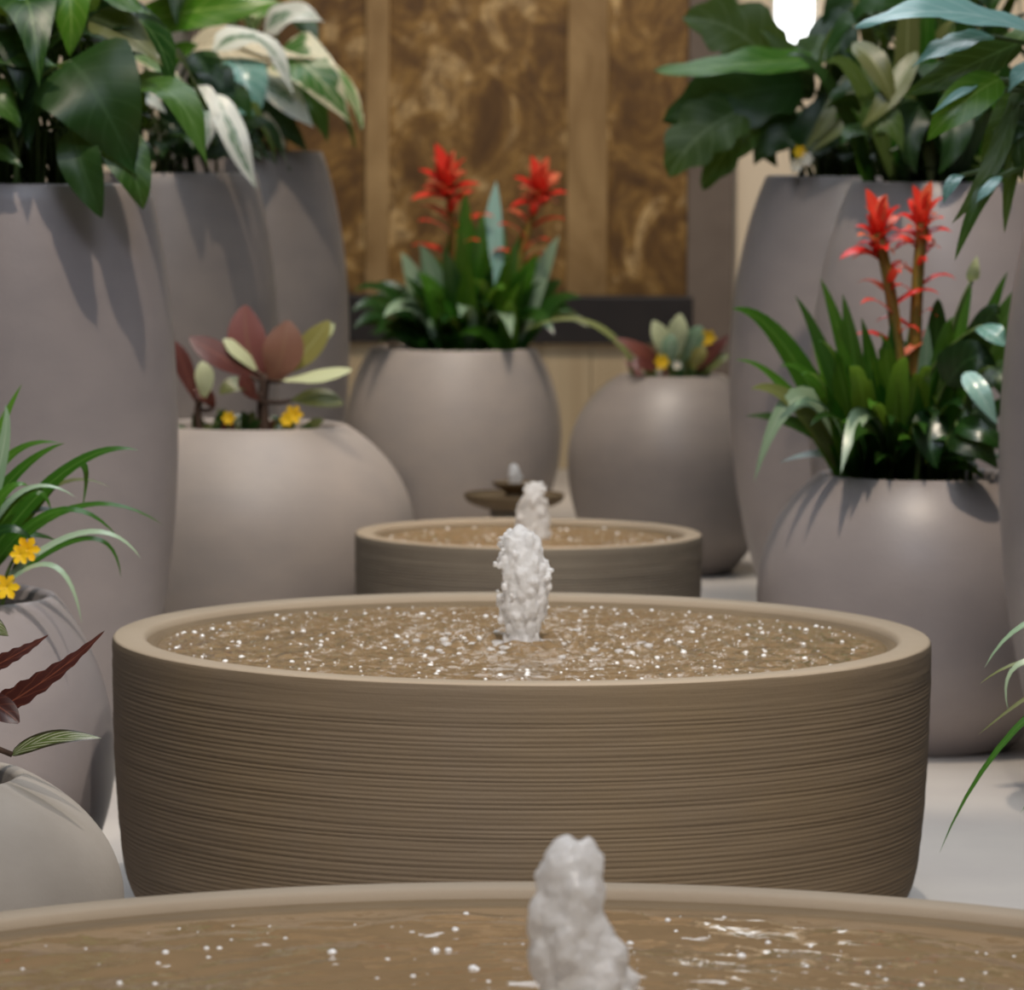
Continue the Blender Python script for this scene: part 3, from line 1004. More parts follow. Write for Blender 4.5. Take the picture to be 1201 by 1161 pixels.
r3 = plant_root('p3', 'variegated_plant', 'cream edged broad leaved plant beside the marble panel', 'plant', 'foliage plants in tall planters')
V = [
    ([(222, 58, -0.24), (275, 52, -0.28), (352, 84, -0.30)], 44, 'cream_leaf', 'lance', (0, -1, 0.6)),
    ([(262, 40, -0.25), (310, 58, -0.29), (372, 70, -0.31)], 30, 'cream_leaf', 'lance', (0, -0.6, 1)),
    ([(326, 62, -0.26), (366, 84, -0.32), (413, 146, -0.32)], 72, 'varieg', 'heart', (0.2, -1, 0.5)),
    ([(272, 66, -0.28), (290, 104, -0.33), (290, 158, -0.33)], 58, 'sky_sheen_green', 'heart', (0.1, -1, 0.5)),
    ([(304, 92, -0.22), (332, 112, -0.27), (368, 150, -0.28)], 42, 'white_leaf', 'lance', (0.2, -1, 0.5)),
    ([(310, 36, -0.15), (345, 16, -0.2), (380, 26, -0.2)], 40, 'white_leaf', 'heart', (0, -1, 0.7)),
    ([(290, 120, -0.15), (325, 140, -0.2), (360, 178, -0.2)], 46, 'philo_dark', 'heart', (0.1, -1, 0.3)),
    ([(330, 110, -0.15), (366, 124, -0.2), (384, 168, -0.2)], 40, 'philo', 'heart', (0.2, -1, 0.3)),
    ([(268, 120, -0.16), (284, 150, -0.21), (320, 190, -0.22)], 36, 'philo_dark', 'heart', (0.1, -1, 0.3)),
    ([(305, 130, -0.18), (318, 150, -0.22), (336, 174, -0.22)], 16, 'cream_leaf', 'lance', (0.2, -1, 0.5)),
]
for pts, wp, mt, pr, fc in V:
    broad(r3, 'p3', rnd, pts, wp, mt, pr, fc, 0.3, 0.06, smat='cream_stem')
filler(r3, 'p3', rnd, 10, ['philo_dark'], (0.12, 0.09), (0.02, 0.14), 0.12, droop=0.2)
filler(r3, 'p3', rnd, 14, ['philo', 'philo_dark', 'varieg'], (0.17, 0.10), (0.04, 0.4), 0.18)

# --- right tall planters
rnd = random.Random(33)
ra = plant_root('a', 'philodendron', 'broad lobed dull green leaves reaching over the post', 'plant', 'foliage plants in tall planters')
V = [
    ([(908, 84, -0.1), (862, 36, -0.14), (800, 22, -0.14)], 84, 'philo_dull', 'lobed', (0, -1, 0.25)),
    ([(978, 66, -0.2), (870, 76, -0.28), (768, 84, -0.28)], 48, 'philo_bright', 'lobed', (0, -0.7, 0.9)),
    ([(945, 100, -0.15), (860, 112, -0.2), (776, 142, -0.2)], 84, 'philo_dark', 'lobed', (0, -1, 0.3)),
    ([(876, 128, -0.2), (822, 158, -0.25), (784, 208, -0.25)], 78, 'philo_dull', 'lobed', (-0.2, -1, 0.45)),
    ([(895, 130, -0.15), (856, 172, -0.2), (824, 224, -0.2)], 50, 'philo', 'lobed', (-0.2, -1, 0.3)),
    ([(965, 78, -0.1), (928, 62, -0.14), (890, 34, -0.14)], 32, 'philo_dull', 'heart', (0, -1, 0.4)),
    ([(955, 84, -0.1), (915, 98, -0.12), (876, 122, -0.12)], 64, 'philo_dark', 'heart', (0, -1, 0.3)),
    ([(940, 146, -0.16), (908, 160, -0.18), (884, 194, -0.18)], 54, 'philo_dark', 'heart', (0, -1, 0.3)),
    ([(985, 140, -0.16), (950, 160, -0.18), (930, 204, -0.18)], 60, 'philo_dark', 'heart', (0, -1, 0.3)),
    ([(1010, 60, -0.05), (985, 100, -0.08), (950, 130, -0.1)], 64, 'philo_dark', 'heart', (0, -1, 0.3)),
    ([(962, 40, -0.15), (948, 66, -0.22), (900, 84, -0.24)], 50, 'philo_dull', 'heart', (0, -0.8, 0.9)),
    ([(1004, 80, -0.25), (980, 126, -0.28), (942, 178, -0.28)], 26, 'olive', 'lance', (-0.2, -1, 0.3)),
    ([(1020, 130, -0.25), (990, 146, -0.28), (952, 178, -0.28)], 24, 'olive', 'lance', (-0.2, -1, 0.6)),
    ([(930, 120, -0.1), (900, 160, -0.12), (912, 196, -0.14)], 50, 'philo_dark', 'heart', (0, -1, 0.3)),
    ([(960, 20, -0.1), (985, 50, -0.14), (1005, 100, -0.15)], 56, 'philo_dark', 'heart', (0, -1, 0.3)),
    ([(1010, -10, -0.05), (985, 10, -0.1), (966, 60, -0.12)], 50, 'philo_dark', 'heart', (0, -1, 0.3)),
]
for pts, wp, mt, pr, fc in V:
    broad(ra, 'a', rnd, pts, wp, mt, pr, fc, 0.3, 0.06)
filler(ra, 'a', rnd, 18, ['philo_dark', 'philo_dark', 'philo_dull'], (0.13, 0.09), (0.01, 0.14), 0.16, droop=0.2)
filler(ra, 'a', rnd, 18, ['philo', 'philo_dark', 'philo_dull'], (0.16, 0.10), (0.14, 0.45), 0.2, az=(-1.2, 1.2))
cA, HA, rA = P['a']
rb = plant_root('b', 'leafy_plant', 'dense dark green blades rising behind the bromeliad beside the wide fountain', 'plant', 'foliage plants in tall planters')
cB, HB, rB = P['b']
for i in range(46):
    s0 = soil_pt('b', rnd, 0.8)
    a = rnd.uniform(0, 6.283)
    hh = rnd.uniform(0.14, 0.48)
    q = rnd.uniform(0.05, 0.26)
    e = s0 + Vector((q * math.cos(a), q * math.sin(a) * 0.7, hh))
    mid = s0.lerp(e, 0.55) + Vector((0, 0, 0.08))
    if e.z < HB + 0.06:
        e.z = HB + 0.06
    leaf(rb, [s0, mid, e], rnd.uniform(0.03, 0.06), M[rnd.choice(['strap_dark', 'strap', 'olive', 'philo_dark', 'philo_dull'])], 'lance', (rnd.uniform(-.4, .4), -1, 0.3), 0.3, 0.03, 10, 'leaf', rnd.uniform(-0.8, 0.8), rnd)
V = [
    ([(1075, 60, -0.25), (1045, 110, -0.29), (1010, 150, -0.29)], 30, 'olive', 'lance', (-0.3, -1, 0.4)),
    ([(1000, 50, -0.25), (1030, 80, -0.29), (1050, 130, -0.29)], 34, 'olive', 'lance', (0.2, -1, 0.4)),
    ([(1010, 150, -0.25), (1040, 140, -0.29), (1058, 178, -0.29)], 46, 'philo_dull', 'heart', (0, -1, 0.4)),
    ([(1080, 120, -0.2), (1066, 160, -0.24), (1075, 205, -0.24)], 40, 'philo_dark', 'heart', (0, -1, 0.3)),
    ([(1110, 130, -0.2), (1120, 160, -0.24), (1100, 205, -0.24)], 44, 'philo_dark', 'heart', (0, -1, 0.3)),
]
for pts, wp, mt, pr, fc in V:
    broad(rb, 'b', rnd, pts, wp, mt, pr, fc, 0.3, 0.05)

filler(rb, 'b', rnd, 22, ['philo_dark', 'philo_dark', 'philo_dull'], (0.13, 0.09), (0.01, 0.18), 0.17, droop=0.2)
filler(rb, 'b', rnd, 34, ['philo_dark', 'philo', 'philo_dull'], (0.17, 0.10), (0.12, 0.5), 0.2, droop=0.4)
rc = plant_root('c', 'sheen_leaved_plant', 'long green leaves with painted cyan sky sheen hanging beside the red bromeliad spikes', 'plant', 'foliage plants in tall planters')  # cyan highlights on its leaves come from the leaf colour
V = [
    ([(1230, 44, -0.3), (1110, 14, -0.36), (1003, 32, -0.36)], 60, 'sky_sheen_green', 'lobed', (0, -0.55, 1)),
    ([(1165, 42, -0.3), (1118, 52, -0.34), (1070, 78, -0.34)], 40, 'sky_sheen_green', 'lobed', (-0.1, -0.6, 1)),
    ([(1200, 48, -0.25), (1130, 80, -0.3), (1062, 112, -0.3)], 46, 'philo', 'lance', (0, -1, 0.5)),
    ([(1175, 92, -0.3), (1130, 120, -0.35), (1086, 166, -0.35)], 52, 'philo_bright', 'lance', (-0.2, -1, 0.35)),
    ([(1150, 96, -0.31), (1122, 112, -0.36), (1092, 134, -0.36)], 14, 'sky_sheen_green', 'lance', (-0.2, -0.8, 1)),
    ([(1178, 105, -0.3), (1160, 122, -0.34), (1144, 142, -0.34)], 12, 'sky_sheen_green', 'lance', (-0.2, -0.8, 0.8)),
    ([(1225, 70, -0.3), (1200, 85, -0.34), (1182, 108, -0.34)], 30, 'sky_sheen_green', 'lance', (-0.2, -0.7, 1)),
    ([(1190, 120, -0.25), (1160, 200, -0.3), (1116, 262, -0.3)], 26, 'philo_dull', 'strap', (-0.3, -1, 0.2)),
    ([(1172, 205, -0.3), (1146, 240, -0.33), (1120, 306, -0.33)], 20, 'philo', 'lance', (-0.3, -1, 0.2)),
    ([(1174, 206, -0.31), (1158, 222, -0.34), (1144, 238, -0.34)], 16, 'sky_sheen_green', 'lance', (-0.3, -0.7, 0.7)),  # small blade painted as a cyan highlight patch
    ([(1128, 205, -0.3), (1116, 216, -0.33), (1106, 240, -0.33)], 18, 'sky_sheen_green', 'lance', (-0.3, -0.8, 0.6)),  # second cyan highlight patch, made as a blade
    ([(1205, 100, -0.2), (1188, 190, -0.25), (1178, 274, -0.25)], 24, 'philo_dull', 'strap', (-0.2, -1, 0.2)),
    ([(1210, 120, -0.2), (1180, 150, -0.25), (1150, 200, -0.25)], 56, 'philo', 'heart', (-0.2, -1, 0.3)),
    ([(1215, 90, -0.2), (1196, 150, -0.25), (1200, 215, -0.25)], 40, 'philo_dull', 'heart', (-0.2, -1, 0.3)),
]
for pts, wp, mt, pr, fc in V:
    broad(rc, 'c', rnd, pts, wp, mt, pr, fc, 0.3, 0.05)
filler(rc, 'c', rnd, 16, ['philo', 'philo_dull', 'sky_sheen_green'], (0.2, 0.10), (0.06, 0.4), 0.2)


# ------------------------------------------------------------------ bromeliads
def spike(root, key, pts, n_top, rnd, size=0.06, low=6):
    """flower spike: stalk plus a star of red bracts; pts from foot to head in pixels"""
    c, H, rr = P[key]
    W = [at(x, y, c.y + d) for x, y, d in pts]
    st = tube(root, W, 0.013, 0.010, M['spike'], 'flower_spike', 10, 8)
    head = W[-1]
    for k in range(n_top):
        a = 2.4 * k + 0.3
        f_ = k / n_top
        el = 1.3 - 1.25 * f_
        b0 = head + Vector((0, 0, 0.015 - 0.06 * f_))
        d = Vector((math.cos(a) * math.cos(el), math.sin(a) * math.cos(el), math.sin(el)))
        L = size * rnd.uniform(0.85, 1.15)
        leaf(st, [b0, b0 + d * L * 0.5 + Vector((0, 0, 0.006)), b0 + d * L - Vector((0, 0, 0.014 * f_))], L * 0.42, M['bract' if k % 4 else 'bract_orange'], 'bract', (-d.x * 0.4, -d.y * 0.4 - 0.4, 1), 0.5, 0, 6, 'bract', 0, rnd, 1)
    for k in range(low):
        t = 0.42 + 0.46 * k / low
        p = bez(through(W), t)
        a = 2.4 * k + 0.6
        d = Vector((math.cos(a), math.sin(a), 0.4))
        L = size * rnd.uniform(0.9, 1.5)
        leaf(st, [p, p + d * L * 0.55 + Vector((0, 0, 0.01)), p + d * L + Vector((0, 0, -0.012))], L * 0.2, M['bract' if k % 3 else 'bract_orange'], 'bract', (0, -0.4, 1), 0.5, 0, 6, 'bract', 0, rnd, 1)
    return st


def straps(root, key, rnd, tips, wpx, base_px, base_y, mats=('strap',), arch=0.06):
    c, H, rr = P[key]
    for tp in tips:
        x, y, d = tp[:3]
        mt = tp[3] if len(tp) > 3 else rnd.choice(mats)
        ar = tp[4] if len(tp) > 4 else arch
        s0 = Vector((at(base_px, base_y, c.y).x + rnd.uniform(-0.03, 0.03) + 0.35 * max(-0.22, min(0.22, (x - base_px) * c.y / F)), c.y + rnd.uniform(-0.03, 0.03), H - 0.038))
        e = at(x, y, c.y + d)
        mid = s0.lerp(e, 0.55) + Vector((0, 0, ar))
        leaf(root, [s0, mid, e], wpx * rnd.uniform(0.8, 1.15) * c.y / F, M[mt], 'strap', (rnd.uniform(-.2, .2), -0.7, 0.7), 0.35, 0, 14, 'leaf', rnd.uniform(-0.4, 0.4), rnd)


rnd = random.Random(44)
re = plant_root('e', 'bromeliad', 'strap leaved bromeliad with two red flower spikes, in the planter beside the fountain', 'plant', 'red flowering bromeliads')
straps(re, 'e', rnd, [
    (858, 362, -0.10, 'strap', 0.07), (862, 422, -0.12, 'strap', 0.05), (880, 456, -0.15, 'olive', 0.05), (932, 346, -0.05, 'strap_dark', 0.03),
    (962, 326, 0.0, 'strap', 0.03), (988, 344, -0.08, 'strap', 0.02), (1010, 372, -0.12, 'strap', 0.02), (1030, 392, -0.15), (1100, 350, -0.05), (1120, 372, -0.12),
    (1182, 318, -0.05, 'strap', 0.03), (1140, 336, 0.05), (930, 478, -0.2, 'strap_pale', 0.06), (884, 566, -0.16, 'strap_pale', 0.16), (986, 556, -0.24, 'strap_pale', 0.12),
    (940, 440, -0.2), (960, 400, -0.18), (1000, 430, -0.22), (1060, 420, -0.2), (1090, 430, -0.18), (1150, 420, -0.15), (1020, 480, -0.24), (950, 500, -0.22, 'strap_dark', 0.06),
    (1046, 372, -0.04, 'strap', 0.01), (1066, 384, 0.03, 'strap', 0.01), (1088, 380, -0.06, 'strap_pale', 0.01), (1024, 420, -0.1, 'philo_bright', 0.01), (1050, 440, -0.14, 'philo_bright', 0.01), (1076, 450, -0.14, 'strap', 0.01), (1110, 400, -0.1, 'strap', 0.01), (980, 390, -0.12, 'strap', 0.02), (900, 400, -0.05, 'strap', 0.06), (915, 430, -0.16, 'strap', 0.06), (945, 370, 0.04, 'strap', 0.03), (1130, 480, -0.2, 'strap_dark'), (1045, 500, -0.22, 'strap_dark'), (1000, 520, -0.24, 'strap_dark', 0.06), (1085, 510, -0.22, 'strap_dark')], 32, 1062, 556, ('strap', 'strap', 'strap_dark'))
for i in range(54):
    a = rnd.uniform(0, 6.283)
    c, H, rr = P['e']
    s0 = Vector((at(1068 + rnd.uniform(-50, 50), 556, c.y).x, c.y, H - 0.038))
    L = rnd.uniform(0.14, 0.3)
    el = rnd.uniform(0.15, 1.3)
    e = s0 + Vector((L * math.cos(a) * math.cos(el), L * math.sin(a) * math.cos(el) * 0.8, L * math.sin(el)))
    leaf(re, [s0, s0.lerp(e, 0.5) + Vector((0, 0, 0.04)), e], 0.042, M[rnd.choice(['strap', 'strap_dark'])], 'strap', (0, -0.7, 0.7), 0.35, 0, 12, 'leaf', rnd.uniform(-.4, .4), rnd)
spike(re, 'e', [(1060, 548, -0.02), (1052, 400, -0.03), (1030, 274, -0.03)], 18, rnd, 0.064, 10)
spike(re, 'e', [(1072, 548, 0.02), (1074, 380, 0.0), (1082, 262, 0.0)], 18, rnd, 0.060, 10)

re2 = plant_root('e', 'leafy_plant', 'broad leaved green plant crowded beside the red bromeliad in the same planter', 'plant', None, 0.09, 0.0)
V = [
    ([(1150, 470, -0.05), (1172, 390, -0.08), (1215, 318, -0.08)], 36, 'philo', 'lance', (-0.2, -1, 0.3)),
    ([(1135, 430, -0.12), (1160, 372, -0.15), (1172, 370, -0.15)], 34, 'philo_dark', 'heart', (0, -1, 0.4)),
    ([(1150, 382, -0.15), (1166, 392, -0.2), (1184, 408, -0.2)], 30, 'sky_sheen_green', 'lance', (-0.2, -0.7, 0.9)),
    ([(1110, 452, -0.14), (1140, 420, -0.18), (1168, 430, -0.18)], 56, 'philo_dark', 'heart', (0, -1, 0.4)),
    ([(1132, 436, -0.2), (1150, 462, -0.24), (1170, 498, -0.24)], 28, 'sky_sheen_green', 'lance', (-0.2, -0.8, 0.8)),
    ([(1160, 430, -0.1), (1180, 450, -0.14), (1190, 490, -0.14)], 40, 'philo', 'heart', (0, -1, 0.4)),
    ([(1140, 330, -0.1), (1142, 318, -0.12), (1146, 300, -0.12)], 16, 'pale_edge', 'lance', (0, -1, 0.4)),
    ([(1120, 500, -0.2), (1150, 505, -0.24), (1180, 530, -0.24)], 34, 'strap_dark', 'lance', (0, -1, 0.5)),
    ([(1110, 520, -0.2), (1140, 520, -0.24), (1170, 550, -0.24)], 40, 'philo_dark', 'lance', (0, -1, 0.5)),
    ([(1130, 480, -0.1), (1150, 500, -0.14), (1160, 545, -0.16)], 44, 'philo_dark', 'lance', (0, -1, 0.5)),
    ([(1100, 480, -0.1), (1090, 510, -0.14), (1100, 550, -0.16)], 44, 'strap_dark', 'lance', (0, -1, 0.5)),
]
for pts, wp, mt, pr, fc in V:
    broad(re2, 'e', rnd, pts, wp, mt, pr, fc, 0.3, 0.04)

rnd = random.Random(55)
rh = plant_root('h', 'bromeliad', 'strap leaved bromeliad with two red flower spikes, in front of the marble panel', 'plant', 'red flowering bromeliads')
straps(rh, 'h', rnd, [
    (415, 342, -0.1, 'strap_dark', 0.07), (412, 366, -0.15, 'strap_dark', 0.07), (414, 386, -0.2, 'strap_dark', 0.07), (436, 336, 0.0, 'strap_dark', 0.06), (470, 296, -0.05, 'strap_pale', 0.03), (492, 286, -0.1, 'strap_pale', 0.03),
    (545, 224, -0.05, 'strap', 0.02), (566, 246, -0.1, 'strap', 0.02), (582, 212, 0.0, 'sky_sheen_green', 0.02), (520, 288, -0.15, 'strap', 0.02), (540, 270, -0.18, 'strap', 0.02), (608, 280, -0.12, 'strap', 0.02),
    (632, 296, -0.1, 'strap', 0.02), (656, 276, -0.08, 'strap_pale', 0.02), (600, 300, -0.2, 'philo_bright', 0.01), (626, 320, -0.18, 'strap'), (682, 350, -0.1, 'strap_dark', 0.05), (690, 384, -0.1, 'olive', 0.07),
    (450, 372, -0.22, 'strap_pale', 0.07), (470, 350, -0.2, 'strap_dark'), (440, 396, -0.24, 'strap_dark', 0.08), (500, 340, -0.2, 'strap'), (560, 330, -0.22, 'strap'), (590, 340, -0.22, 'philo_bright'), (540, 372, -0.25, 'strap_pale', 0.07), (600, 396, -0.25, 'strap_pale', 0.09), (650, 392, -0.2, 'strap_dark', 0.08), (570, 360, -0.24, 'strap_dark'), (520, 380, -0.24, 'strap_dark'),
    (510, 300, 0.0, 'strap', 0.02), (530, 250, 0.02, 'strap', 0.02), (556, 262, 0.0, 'strap', 0.01), (572, 290, -0.1, 'strap', 0.01), (590, 262, 0.05, 'strap', 0.01), (616, 262, 0.02, 'strap', 0.02), (640, 310, -0.05, 'strap', 0.03), (490, 320, -0.1, 'strap', 0.03), (478, 330, 0.05, 'strap_dark', 0.04), (660, 330, 0.0, 'strap_dark', 0.04), (612, 330, -0.15, 'philo_bright', 0.01), (550, 310, -0.15, 'philo_bright', 0.01), (670, 368, -0.1, 'strap_dark', 0.06), (430, 356, -0.05, 'strap_dark', 0.07),
], 34, 556, 405, ('strap', 'strap_dark'))
for i in range(64):
    a = rnd.uniform(0, 6.283)
    c, H, rr = P['h']
    s0 = Vector((at(548 + rnd.uniform(-50, 50), 405, c.y).x, c.y + rnd.uniform(-.08, .08), H - 0.038))
    L = rnd.uniform(0.12, 0.28)
    el = rnd.uniform(0.12, 1.3)
    e = s0 + Vector((L * math.cos(a) * math.cos(el), L * math.sin(a) * math.cos(el) * 0.8, L * math.sin(el)))
    leaf(rh, [s0, s0.lerp(e, 0.5) + Vector((0, 0, 0.04)), e], 0.054, M[rnd.choice(['strap', 'strap_dark'])], 'strap', (0, -0.7, 0.7), 0.35, 0, 12, 'leaf', rnd.uniform(-.4, .4), rnd)
spike(rh, 'h', [(540, 400, -0.02), (534, 300, -0.03), (524, 216, -0.04)], 18, rnd, 0.092, 9)
spike(rh, 'h', [(590, 400, 0.0), (612, 300, -0.03), (634, 224, -0.03)], 18, rnd, 0.086, 9)


# ------------------------------------------------------------------ small flowers
def flower(root, key, px, py, d, size, mat='yellow', stem=True):
    c, H, rr = P[key]
    p = at(px, py, c.y + d)
    verts, faces = [], []
    for k in range(6):
        a = k * math.pi / 3
        d0 = Vector((math.cos(a), -0.45, math.sin(a))).normalized()
        s = d0.cross(Vector((0, -1, 0))).normalized()
        b0 = len(verts)
        for t, wd in ((0.05, 0.10), (0.4, 0.22), (0.75, 0.28), (1.0, 0.06)):
            q = p + d0 * size * t + Vector((0, 0.25 * size * t * t, 0))
            verts += [q - s * wd * size, q + Vector((0, 0.06 * size, 0)), q + s * wd * size]
        for i in range(3):
            for j in range(2):
                e = b0 + i * 3 + j
                faces.append((e, e + 1, e + 4, e + 3))
    fo = link_mesh('flower', verts, faces, M[mat], root)
    fo['label'] = 'small yellow flower' if mat == 'yellow' else 'small white flower'
    if stem:
        s0 = in_mouth(key, p, 0.035)
        tube(root, [s0, s0.lerp(p, 0.55) + Vector((0, 0.006, 0.022)), p + Vector((0, 0.004, 0))], 0.003, 0.002, M['stem'], 'flower_stem')
    return fo


for x, y, mt in ((934, 194, 'white_petal'), (938, 178, 'yellow'), (946, 186, 'white_petal')):
    flower(ra, 'a', x, y, -0.205, 0.017, mt)

# --- low pale planter: dusky red paddle leaves
rnd = random.Random(66)
rd = plant_root('d', 'paddle_succulent', 'succulent with dusky red and pale paddle leaves in the low pale planter', 'plant')
V = [
    ([(312, 448, -0.05), (292, 410, -0.06), (288, 358, -0.05)], 52, 'paddle_red', 'paddle', (0, -1, 0.1)),
    ([(316, 446, -0.09), (330, 418, -0.11), (338, 376, -0.10)], 54, 'paddle_red', 'paddle', (0.1, -1, 0.15)),
    ([(296, 442, -0.07), (262, 420, -0.08), (222, 396, -0.08)], 38, 'maroon', 'paddle', (0, -1, 0.7)),
    ([(302, 436, -0.06), (284, 416, -0.07), (262, 398, -0.07)], 26, 'pale_edge', 'paddle', (0, -0.8, 1)),
    ([(326, 440, -0.06), (356, 414, -0.07), (386, 376, -0.07)], 34, 'yellow_olive', 'paddle', (0.2, -1, 0.3)),
    ([(342, 420, -0.02), (372, 396, -0.03), (392, 380, -0.03)], 22, 'pale_edge', 'paddle', (0.2, -1, 0.5)),
    ([(330, 446, -0.12), (372, 442, -0.15), (412, 434, -0.16)], 32, 'pale_edge', 'paddle', (0, -0.6, 1)),
    ([(340, 470, -0.10), (368, 466, -0.13), (402, 474, -0.14)], 34, 'olive', 'paddle', (0, -0.8, 0.8)),
    ([(232, 474, -0.08), (218, 436, -0.09), (205, 400, -0.09)], 24, 'maroon', 'paddle', (0, -1, 0.3)),
    ([(238, 470, -0.10), (240, 446, -0.12), (236, 424, -0.12)], 26, 'pale_edge', 'paddle', (0.2, -1, 0.4)),
    ([(300, 462, -0.12), (280, 450, -0.15), (258, 462, -0.16)], 26, 'olive', 'paddle', (0, -0.8, 0.8)),
    ([(305, 470, -0.12), (292, 456, -0.15), (282, 440, -0.16)], 22, 'maroon', 'paddle', (0, -1, 0.5)),
    ([(250, 480, -0.08), (244, 466, -0.1), (228, 456, -0.1)], 20, 'maroon', 'paddle', (0, -1, 0.5)),
]
cD, HD, rD = P['d']
sd = Vector((at(312, 494, cD.y - 0.08).x, cD.y - 0.08, HD - 0.03))
trunk1 = [sd, at(308, 470, cD.y - 0.08), at(314, 440, cD.y - 0.08)]
tube(rd, trunk1, 0.014, 0.010, M['woody'])
s2 = Vector((at(236, 494, cD.y - 0.08).x, cD.y - 0.08, HD - 0.03))
trunk2 = [s2, at(232, 484, cD.y - 0.08), at(236, 468, cD.y - 0.08)]
tube(rd, trunk2, 0.009, 0.007, M['woody'])
for pts, wp, mt, pr, fc in V:
    broad(rd, 'd', rnd, pts, wp * 0.88, mt, pr, fc, 0.15, 0.02, stem=False, smat='woody', trunk=trunk1 if pts[0][0] > 260 else trunk2)
for i in range(30):
    s0 = soil_pt('d', rnd, 0.72)
    e = s0 + Vector((rnd.uniform(-.05, .05), rnd.uniform(-.04, .02), rnd.uniform(0.03, 0.07)))
    leaf(rd, [s0, s0.lerp(e, 0.5) + Vector((0, 0, 0.01)), e], 0.03, M[rnd.choice(['olive', 'maroon', 'strap_dark'])], 'lance', (0, -1, 0.5), 0.2, 0.03, 8, 'leaf', 0, rnd)
ry = plant_root('d', 'yellow_flowers', 'small yellow flowers at the foot of the paddle succulent', 'flowers', None, 0, -0.12)
flower(ry, 'd', 344, 486, -0.15, 0.022)
flower(ry, 'd', 336, 492, -0.16, 0.016)
flower(ry, 'd', 268, 490, -0.16, 0.016)

# --- dark round planter at the back: small succulents
rnd = random.Random(77)
ri_ = plant_root('i', 'mixed_succulent', 'small pale and brown succulents with yellow flowers in the dark round planter', 'plant')
V = [
    ([(742, 424, -0.05), (684, 376, -0.02), (612, 390, 0.0)], 12, 'olive', 'strap', (0, -0.6, 1)),
    ([(770, 432, -0.08), (752, 412, -0.1), (720, 396, -0.1)], 22, 'maroon', 'lance', (0, -1, 0.6)),
    ([(786, 428, -0.06), (778, 402, -0.08), (766, 376, -0.08)], 22, 'pale_edge', 'paddle', (0, -1, 0.4)),
    ([(792, 424, -0.06), (794, 396, -0.08), (798, 368, -0.08)], 24, 'pale_edge', 'paddle', (0.1, -1, 0.4)),
    ([(800, 426, -0.04), (812, 402, -0.06), (822, 382, -0.06)], 22, 'strap_pale', 'paddle', (0.2, -1, 0.4)),
    ([(790, 430, -0.1), (786, 410, -0.12), (788, 392, -0.12)], 20, 'strap_pale', 'paddle', (0, -1, 0.4)),
    ([(812, 434, -0.06), (836, 412, -0.08), (856, 392, -0.08)], 18, 'maroon', 'lance', (0.2, -1, 0.5)),
    ([(820, 436, -0.06), (838, 424, -0.08), (858, 416, -0.08)], 18, 'olive', 'lance', (0.2, -1, 0.5)),
    ([(770, 434, -0.1), (750, 426, -0.12), (736, 430, -0.12)], 16, 'maroon', 'lance', (0, -1, 0.6)),
    ([(812, 434, -0.1), (818, 420, -0.12), (826, 406, -0.12)], 18, 'yellow_olive', 'paddle', (0.1, -1, 0.5)),
]
for pts, wp, mt, pr, fc in V:
    broad(ri_, 'i', rnd, pts, wp, mt, pr, fc, 0.2, 0.02, stem=False, down=True)
for i in range(20):
    s0 = soil_pt('i', rnd, 0.6)
    e = s0 + Vector((rnd.uniform(-.05, .05), rnd.uniform(-.04, .03), rnd.uniform(0.06, 0.10)))
    leaf(ri_, [s0, s0.lerp(e, 0.5) + Vector((0, 0, 0.015)), e], 0.03, M[rnd.choice(['maroon', 'olive', 'strap_dark'])], 'lance', (0, -1, 0.5), 0.2, 0.03, 8, 'leaf', 0, rnd)
flower(ri_, 'i', 776, 424, -0.12, 0.022)
flower(ri_, 'i', 830, 396, -0.06, 0.024)
flower(ri_, 'i', 794, 428, -0.12, 0.014, 'white_petal')

